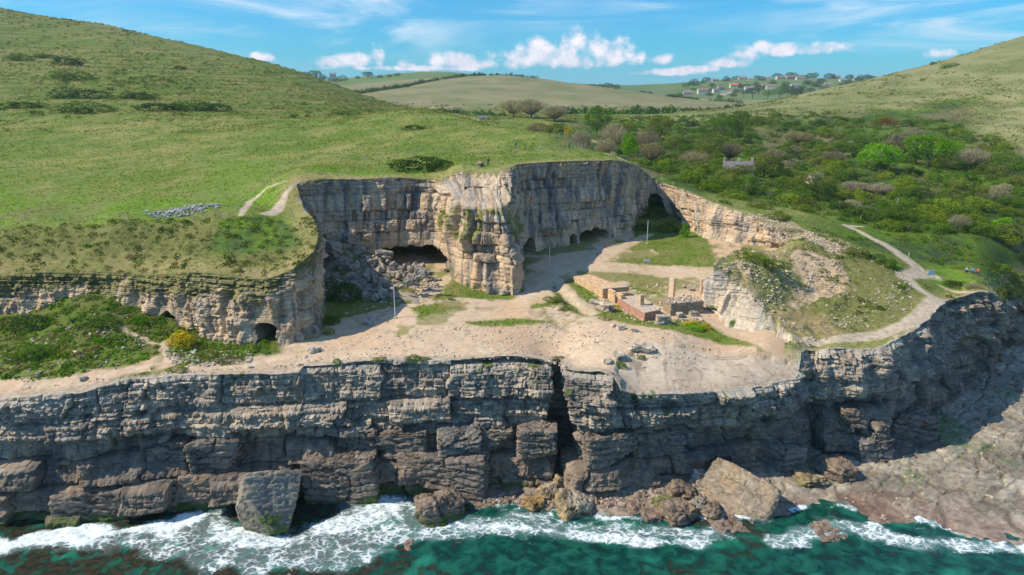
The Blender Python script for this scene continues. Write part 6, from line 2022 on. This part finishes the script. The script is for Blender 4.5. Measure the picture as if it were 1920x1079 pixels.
PPL = [(967, 280, 0.3, (0.08, 0.10, 0.13), (0.20, 0.19, 0.17), 'walk', (0.03, 0.20, 0.28), 'hiker with a dark top and blue rucksack, leftmost on the meadow above the quarry', 'hikers crossing the meadow'),
       (1012, 281, -0.4, (0.05, 0.45, 0.48), (0.25, 0.24, 0.22), 'sit', None, 'person in turquoise top sitting low on the meadow between the hikers', 'hikers crossing the meadow'),
       (1058, 280, 0.5, (0.62, 0.16, 0.05), (0.12, 0.05, 0.03), 'walk', (0.45, 0.10, 0.04), 'hiker in an orange jacket on the meadow', 'hikers crossing the meadow'),
       (1067, 280, 0.2, (0.10, 0.30, 0.30), (0.30, 0.24, 0.18), 'walk', (0.05, 0.16, 0.17), 'hiker in dark teal right of the orange jacketed hiker', 'hikers crossing the meadow'),
       (915, 313, 2.8, (0.04, 0.03, 0.06), (0.05, 0.04, 0.06), 'stand', (0.12, 0.02, 0.05), 'person in dark clothes standing beside the boulder on the cliff top', None),
       (903, 313, 2.6, (0.05, 0.06, 0.09), (0.06, 0.06, 0.08), 'sit', None, 'person in dark blue sitting on the ground by the boulder on the cliff top', None),
       (1703, 437, 0.4, (0.03, 0.04, 0.08), (0.03, 0.03, 0.04), 'walk', (0.02, 0.02, 0.03), 'walker in dark clothes on the inland path', None),
       (1823, 512, 2.0, (0.04, 0.20, 0.55), (0.10, 0.10, 0.12), 'sit', None, 'person in a blue top sitting on the headland grass', 'people sitting on the headland'),
       (1833, 513, 2.2, (0.62, 0.05, 0.06), (0.09, 0.09, 0.10), 'sit', None, 'person in a red top sitting on the headland grass', 'people sitting on the headland'),
       (1812, 510, 1.8, (0.30, 0.32, 0.36), (0.10, 0.10, 0.12), 'sit', None, 'person in a grey top sitting left of the blue one on the headland', 'people sitting on the headland')]
for px, py, rz, tp, lg, pose, pk_, lab, grp in PPL:
    x, y, z = ground(px, py, 80, 400)
    person(x, y, z, rz, tp, lg, lab, pose, pk_, group=grp)
x, y, z = ground(899, 312, 80, 300)
o_ = stone_mesh('boulder', 1.6, 1.2, 1.0, 290, 7, 18, 6, (0.42, 0.33, 0.25)); o_.location = (x, y + 0.9, z + 0.3)
tag(o_, 'reddish boulder on the cliff top with people beside it', 'boulder')

# ------------------------------------------------------------------ houses
M_stone_w = mat_plain('stone_house_wall', (0.42, 0.37, 0.30), 0.9, 0.2, 1.0)
M_whitewash = mat_plain('whitewashed_wall', (0.56, 0.53, 0.48), 0.8, 0.08, 1.0)
M_roofg = mat_plain('stone_tile_roof', (0.24, 0.21, 0.19), 0.85, 0.25, 1.5, 0.4)
M_roofb = mat_plain('brown_tile_roof', (0.26, 0.17, 0.12), 0.85, 0.2, 1.5, 0.4)
M_roofr = mat_plain('orange_tile_roof', (0.62, 0.16, 0.07), 0.8, 0.15, 1.5, 0.4)
M_slate = mat_plain('slate_roof', (0.17, 0.155, 0.15), 0.95, 0.2, 1.5, 0.4)
M_glass = mat_plain('window_glass', (0.04, 0.05, 0.06), 0.1, 0.1)


def house(x, y, z, rz, L, W, H, wallm, roofm, chim, lab, name='house', group=None, cat='house', wins=3):
    e = empty(name, (x, y, z), rz)
    rh = W * 0.42
    bm = bmesh.new()
    v = [bm.verts.new(p) for p in [(-L / 2, -W / 2, -3), (L / 2, -W / 2, -3), (L / 2, W / 2, -3), (-L / 2, W / 2, -3), (-L / 2, -W / 2, H), (L / 2, -W / 2, H), (L / 2, W / 2, H), (-L / 2, W / 2, H), (-L / 2, 0, H + rh), (L / 2, 0, H + rh)]]
    for f in ((0, 1, 5, 4), (2, 3, 7, 6), (1, 2, 6, 9, 5), (3, 0, 4, 8, 7), (4, 5, 9, 8), (6, 7, 8, 9)):
        bm.faces.new([v[i] for i in f])
    obj_bm('wall', bm, wallm, e)
    bm = bmesh.new()
    o = 0.35; t = 0.14
    for sg in (-1, 1):
        a = [(-L / 2 - o, sg * (W / 2 + o), H - o * 0.84 + .03), (L / 2 + o, sg * (W / 2 + o), H - o * 0.84 + .03), (L / 2 + o, 0, H + rh + .03), (-L / 2 - o, 0, H + rh + .03)]
        lo = [bm.verts.new(p) for p in a]; hi = [bm.verts.new((p[0], p[1], p[2] + t)) for p in a]
        bm.faces.new(lo); bm.faces.new(hi)
        for i in range(4): bm.faces.new((lo[i], lo[(i + 1) % 4], hi[(i + 1) % 4], hi[i]))
    rf = obj_bm('roof', bm, roofm, e)
    for cx in chim:
        bm = bmesh.new(); box_bm(bm, cx * L / 2 - .34, cx * L / 2 + .34, -.32, .32, H + rh * .6, H + rh + 1.3); obj_bm('chimney', bm, M_stone_w if wallm is not M_whitewash else M_roofb, rf)
    for i in range(wins):
        cx = -L / 2 + (i + .5) * L / wins
        for zz in ((0.9,) if H < 3.4 else (0.9, 3.2)):
            bm = bmesh.new(); box_bm(bm, cx - .55, cx + .55, -W / 2 - .03, -W / 2 + .1, zz, zz + 1.2); obj_bm('window', bm, M_glass, e)
    return tag(e, lab, cat, group)


x, y, z = P(1383, 322, 232)
house(x, y, gz(x, y), -0.12, 9.6, 5.6, 2.6, M_stone_w, M_slate, (-0.95, 0.05, 0.95), 'stone cottage with a grey roof and three chimneys among the valley trees', 'cottage', cat='cottage')
x, y, z = P(905, 212, 470)
house(x, y, gz(x, y) - 0.9, 0.2, 6.0, 3.6, 1.9, M_whitewash, M_slate, (), 'distant small barn with a pale gable left of the orange topped tree', 'barn', cat='barn', wins=1)
x, y, z = P(1527, 345, 225)
house(x, y, gz(x, y), 0.3, 4.4, 3.2, 1.9, M_stone_w, M_slate, (), 'small dark roofed shed in the valley scrub', 'shed', cat='shed', wins=1)

VIL = [(1318, 170, 22, 'w', 'b', 'long white house with brown roof at the left of the village'), (1290, 174, 20, 's', 'g', 'low dark stone house at the left end of the village'), (1342, 168, 14, 'w', 'b', 'white house right of the long white one'), (1352, 163, 14, 's', 'b', 'brown roofed house behind the white one'),
       (1357, 172, 12, 'w', 'g', 'small white house at the edge of the dry field'), (1368, 169, 13, 'w', 'b', 'pale house below the orange roof'), (1376, 159, 17, 'w', 'r', 'white house with the bright orange red roof'), (1341, 151, 13, 's', 'b', 'pinkish roofed house on the village skyline, left'),
       (1392, 150, 17, 's', 'g', 'big grey roofed house on the skyline of the village'), (1408, 151, 11, 'w', 'g', 'pale house right of the big grey roofed one'), (1404, 165, 18, 'w', 'g', 'white gabled house in the middle of the village front'), (1434, 159, 13, 's', 'b', 'brown roofed house left of the paired houses'),
       (1445, 162, 18, 'w', 'b', 'pale brown roofed pair of houses in the village front'), (1438, 150, 12, 's', 'b', 'small brown roofed house in the village centre skyline'), (1462, 151, 17, 'w', 'b', 'pale house left of the church-like post'), (1480, 151, 18, 's', 'b', 'long brown roofed terrace, left part'), (1500, 152, 18, 'w', 'b', 'long brown roofed terrace, right part'),
       (1490, 160, 17, 'w', 'g', 'white fronted house with slate roof below the terrace'), (1552, 158, 15, 's', 'g', 'stone house below the lone round tree'), (1567, 149, 16, 's', 'g', 'stone house on the skyline beside the lone round tree'), (1580, 154, 15, 'w', 'g', 'pale low house right of the lone round tree'), (1605, 151, 12, 's', 'g', 'last stone house behind the right hill')]
for i, (px, py, w, wm, rm, lab) in enumerate(VIL):
    Y = 1150 + (176 - py) * 30
    x, y, z = P(px, py + 3, Y)
    sc = w / pxm(x, y, z)
    g = gz(x, y)
    house(x, y, max(g, z - 1.0), 0.5 * rng.randn() * 0.4, sc * 0.9, sc * 0.42, max(2.6, sc * 0.2), M_whitewash if wm == 'w' else M_stone_w, {'g': M_roofg, 'b': M_roofb, 'r': M_roofr}[rm], (-0.8, 0.8) if w > 14 else (0.8,), lab, group='houses of the hilltop village', wins=3)

# trees of the village and the far hedges
vt = [(1275, 176, 9), (1300, 155, 14), (1318, 153, 8), (1285, 157, 8), (1330, 166, 7), (1362, 151, 11), (1379, 149, 9), (1352, 160, 7), (1391, 160, 9), (1402, 158, 8), (1412, 170, 14), (1423, 164, 12), (1419, 147, 8), (1428, 151, 9), (1455, 147, 12), (1462, 170, 16), (1478, 168, 16), (1492, 172, 14), (1482, 146, 14),
      (1503, 163, 10), (1514, 156, 10), (1523, 148, 12), (1540, 155, 11), (1555, 149, 12), (1592, 148, 10), (1612, 144, 10), (1625, 143, 10), (1636, 144, 8), (1508, 150, 8), (1449, 155, 9), (1472, 156, 8), (1380, 168, 8), (1335, 157, 8), (1262, 178, 8), (1300, 165, 7), (1330, 174, 8), (1350, 178, 7), (1375, 174, 9), (1395, 170, 10), (1440, 172, 12), (1470, 160, 8), (1530, 158, 12), (1545, 162, 10), (1520, 166, 9), (1500, 169, 11), (1560, 163, 8), (1590, 157, 10), (1610, 152, 9), (1630, 149, 10), (1418, 156, 8), (1385, 156, 7), (1365, 166, 7), (1325, 148, 9), (1465, 145, 9), (1500, 144, 9)]
for i, (px, py, w) in enumerate(vt):
    Y = 1140 + (176 - py) * 30
    x, y, z = P(px, py + 4, Y)
    r_m = w / pxm(x, y, z)
    add_tree(x, y, max(gz(x, y), z - 2) - r_m * 0.3, r_m * 0.95, r_m * 0.62, 'dark' if i % 3 else 'green', 'dark round tree among the houses of the hilltop village', group='trees of the hilltop village', var=i % 4)
x, y, z = P(1579, 146, 1500)
add_tree(x, y, gz(x, y) + 3, 9, 8, 'dark', 'lone tall round crowned tree on the village skyline', var=2)
for i, (px, py, w) in enumerate([(590, 138, 16), (605, 143, 12), (625, 146, 12), (640, 147, 14), (690, 137, 12), (712, 140, 7), (745, 141, 9), (570, 136, 10), (730, 142, 7), (1110, 158, 9), (1125, 159, 10), (1140, 158, 12), (1155, 160, 10), (670, 141, 6)]):
    Y = 1450
    x, y, z = P(px, py + 3, Y)
    r_m = w / pxm(x, y, z)
    add_tree(x, y, max(gz(x, y), z - 3) - r_m * 0.3, r_m * 0.95, r_m * 0.55, 'dark' if i % 3 else 'green', 'distant dark tree on the far skyline ' + ('left of the cumulus' if px < 800 else 'behind the dome field'), group='trees on the far skyline ' + ('left' if px < 800 else 'right'), var=i % 4)
x, y, z = P(624, 143, 1400)
house(x, y, max(gz(x, y), z - 2), 0.2, 12, 7, 5, M_whitewash, M_roofg, (0.8,), 'white farmhouse among the trees on the far left skyline', 'farmhouse', cat='farmhouse', wins=2)


def hedge(line, wid, hgt, lab, n, pal='dark', seed=0, Y=None):
    r = np.random.RandomState(seed)
    pts = []
    for px, py, yy in line:
        x, y, z = P(px, py, yy); pts.append((x, y))
    L = [0]
    for a, b in zip(pts[:-1], pts[1:]): L.append(L[-1] + math.dist(a, b))
    m = int(L[-1] / (wid * 0.7)) + 2
    s = np.linspace(0, L[-1], m) + r.normal(size=m) * wid * .2
    x = np.interp(s, L, [p[0] for p in pts]) + r.normal(size=m) * wid * .2; y = np.interp(s, L, [p[1] for p in pts]) + r.normal(size=m) * wid * .2
    z = land(x, y)
    rad = wid * r.uniform(0.5, 1.0, m)
    cc = np.array(PAL[pal][0]) * r.uniform(0.7, 1.3, (m, 1))
    o = clumps('hedge', x, y, z, rad, rad * hgt / wid, cc, n, 0.16, r)
    o['kind'] = 'thing'
    return tag(o, lab, 'hedge')


hedge([(668, 178, 880), (720, 170, 960), (760, 158, 1040), (800, 150, 1110), (860, 143, 1180), (910, 140, 1230), (960, 142, 1240), (1005, 147, 1240)], 6.0, 6.5, 'dark hedge climbing the left edge of the dome shaped field', 60, seed=1)
hedge([(1180, 203, 640), (1250, 204, 650), (1330, 206, 660), (1390, 205, 640)], 4.5, 4.5, 'hedge along the foot of the dome shaped field, right part', 50, seed=2)
hedge([(1030, 204, 600), (1090, 208, 600), (1140, 212, 590), (1200, 212, 580), (1260, 210, 580)], 7.0, 8.0, 'tall dark belt of bushes below the dome shaped field', 70, seed=3)
hedge([(830, 205, 540), (870, 209, 530), (905, 214, 520), (940, 216, 520)], 5.0, 5.0, 'dark hedge left of the distant barn', 50, seed=4)
hedge([(1330, 191, 1000), (1370, 193, 980), (1390, 194, 960)], 5.0, 6.0, 'short hedge at the foot of the dry village field', 50, seed=5)
hedge([(1200, 168, 1500), (1222, 170, 1480)], 6, 5, 'short hedge in the green field left of the village', 40, seed=6)
hedge([(1250, 180, 1130), (1280, 184, 1080), (1310, 188, 1040)], 4.5, 4, 'thin hedge under the left end of the village', 40, seed=7)

# ------------------------------------------------------------------ air
def build_haze():
    bm = bmesh.new(); box_bm(bm, -2900, 3000, -300, 3000, -6, 330)
    m, w = mat_new('haze_air')
    v = w.n('ShaderNodeVolumePrincipled', ins={'Color': (0.62, 0.80, 0.95, 1), 'Density': 0.0001, 'Anisotropy': 0.2})
    out = w.n('ShaderNodeOutputMaterial'); m.node_tree.links.new(v.outputs[0], out.inputs['Volume'])
    o = obj_bm('haze', bm, m); tag(o, kind='stuff')


build_haze()
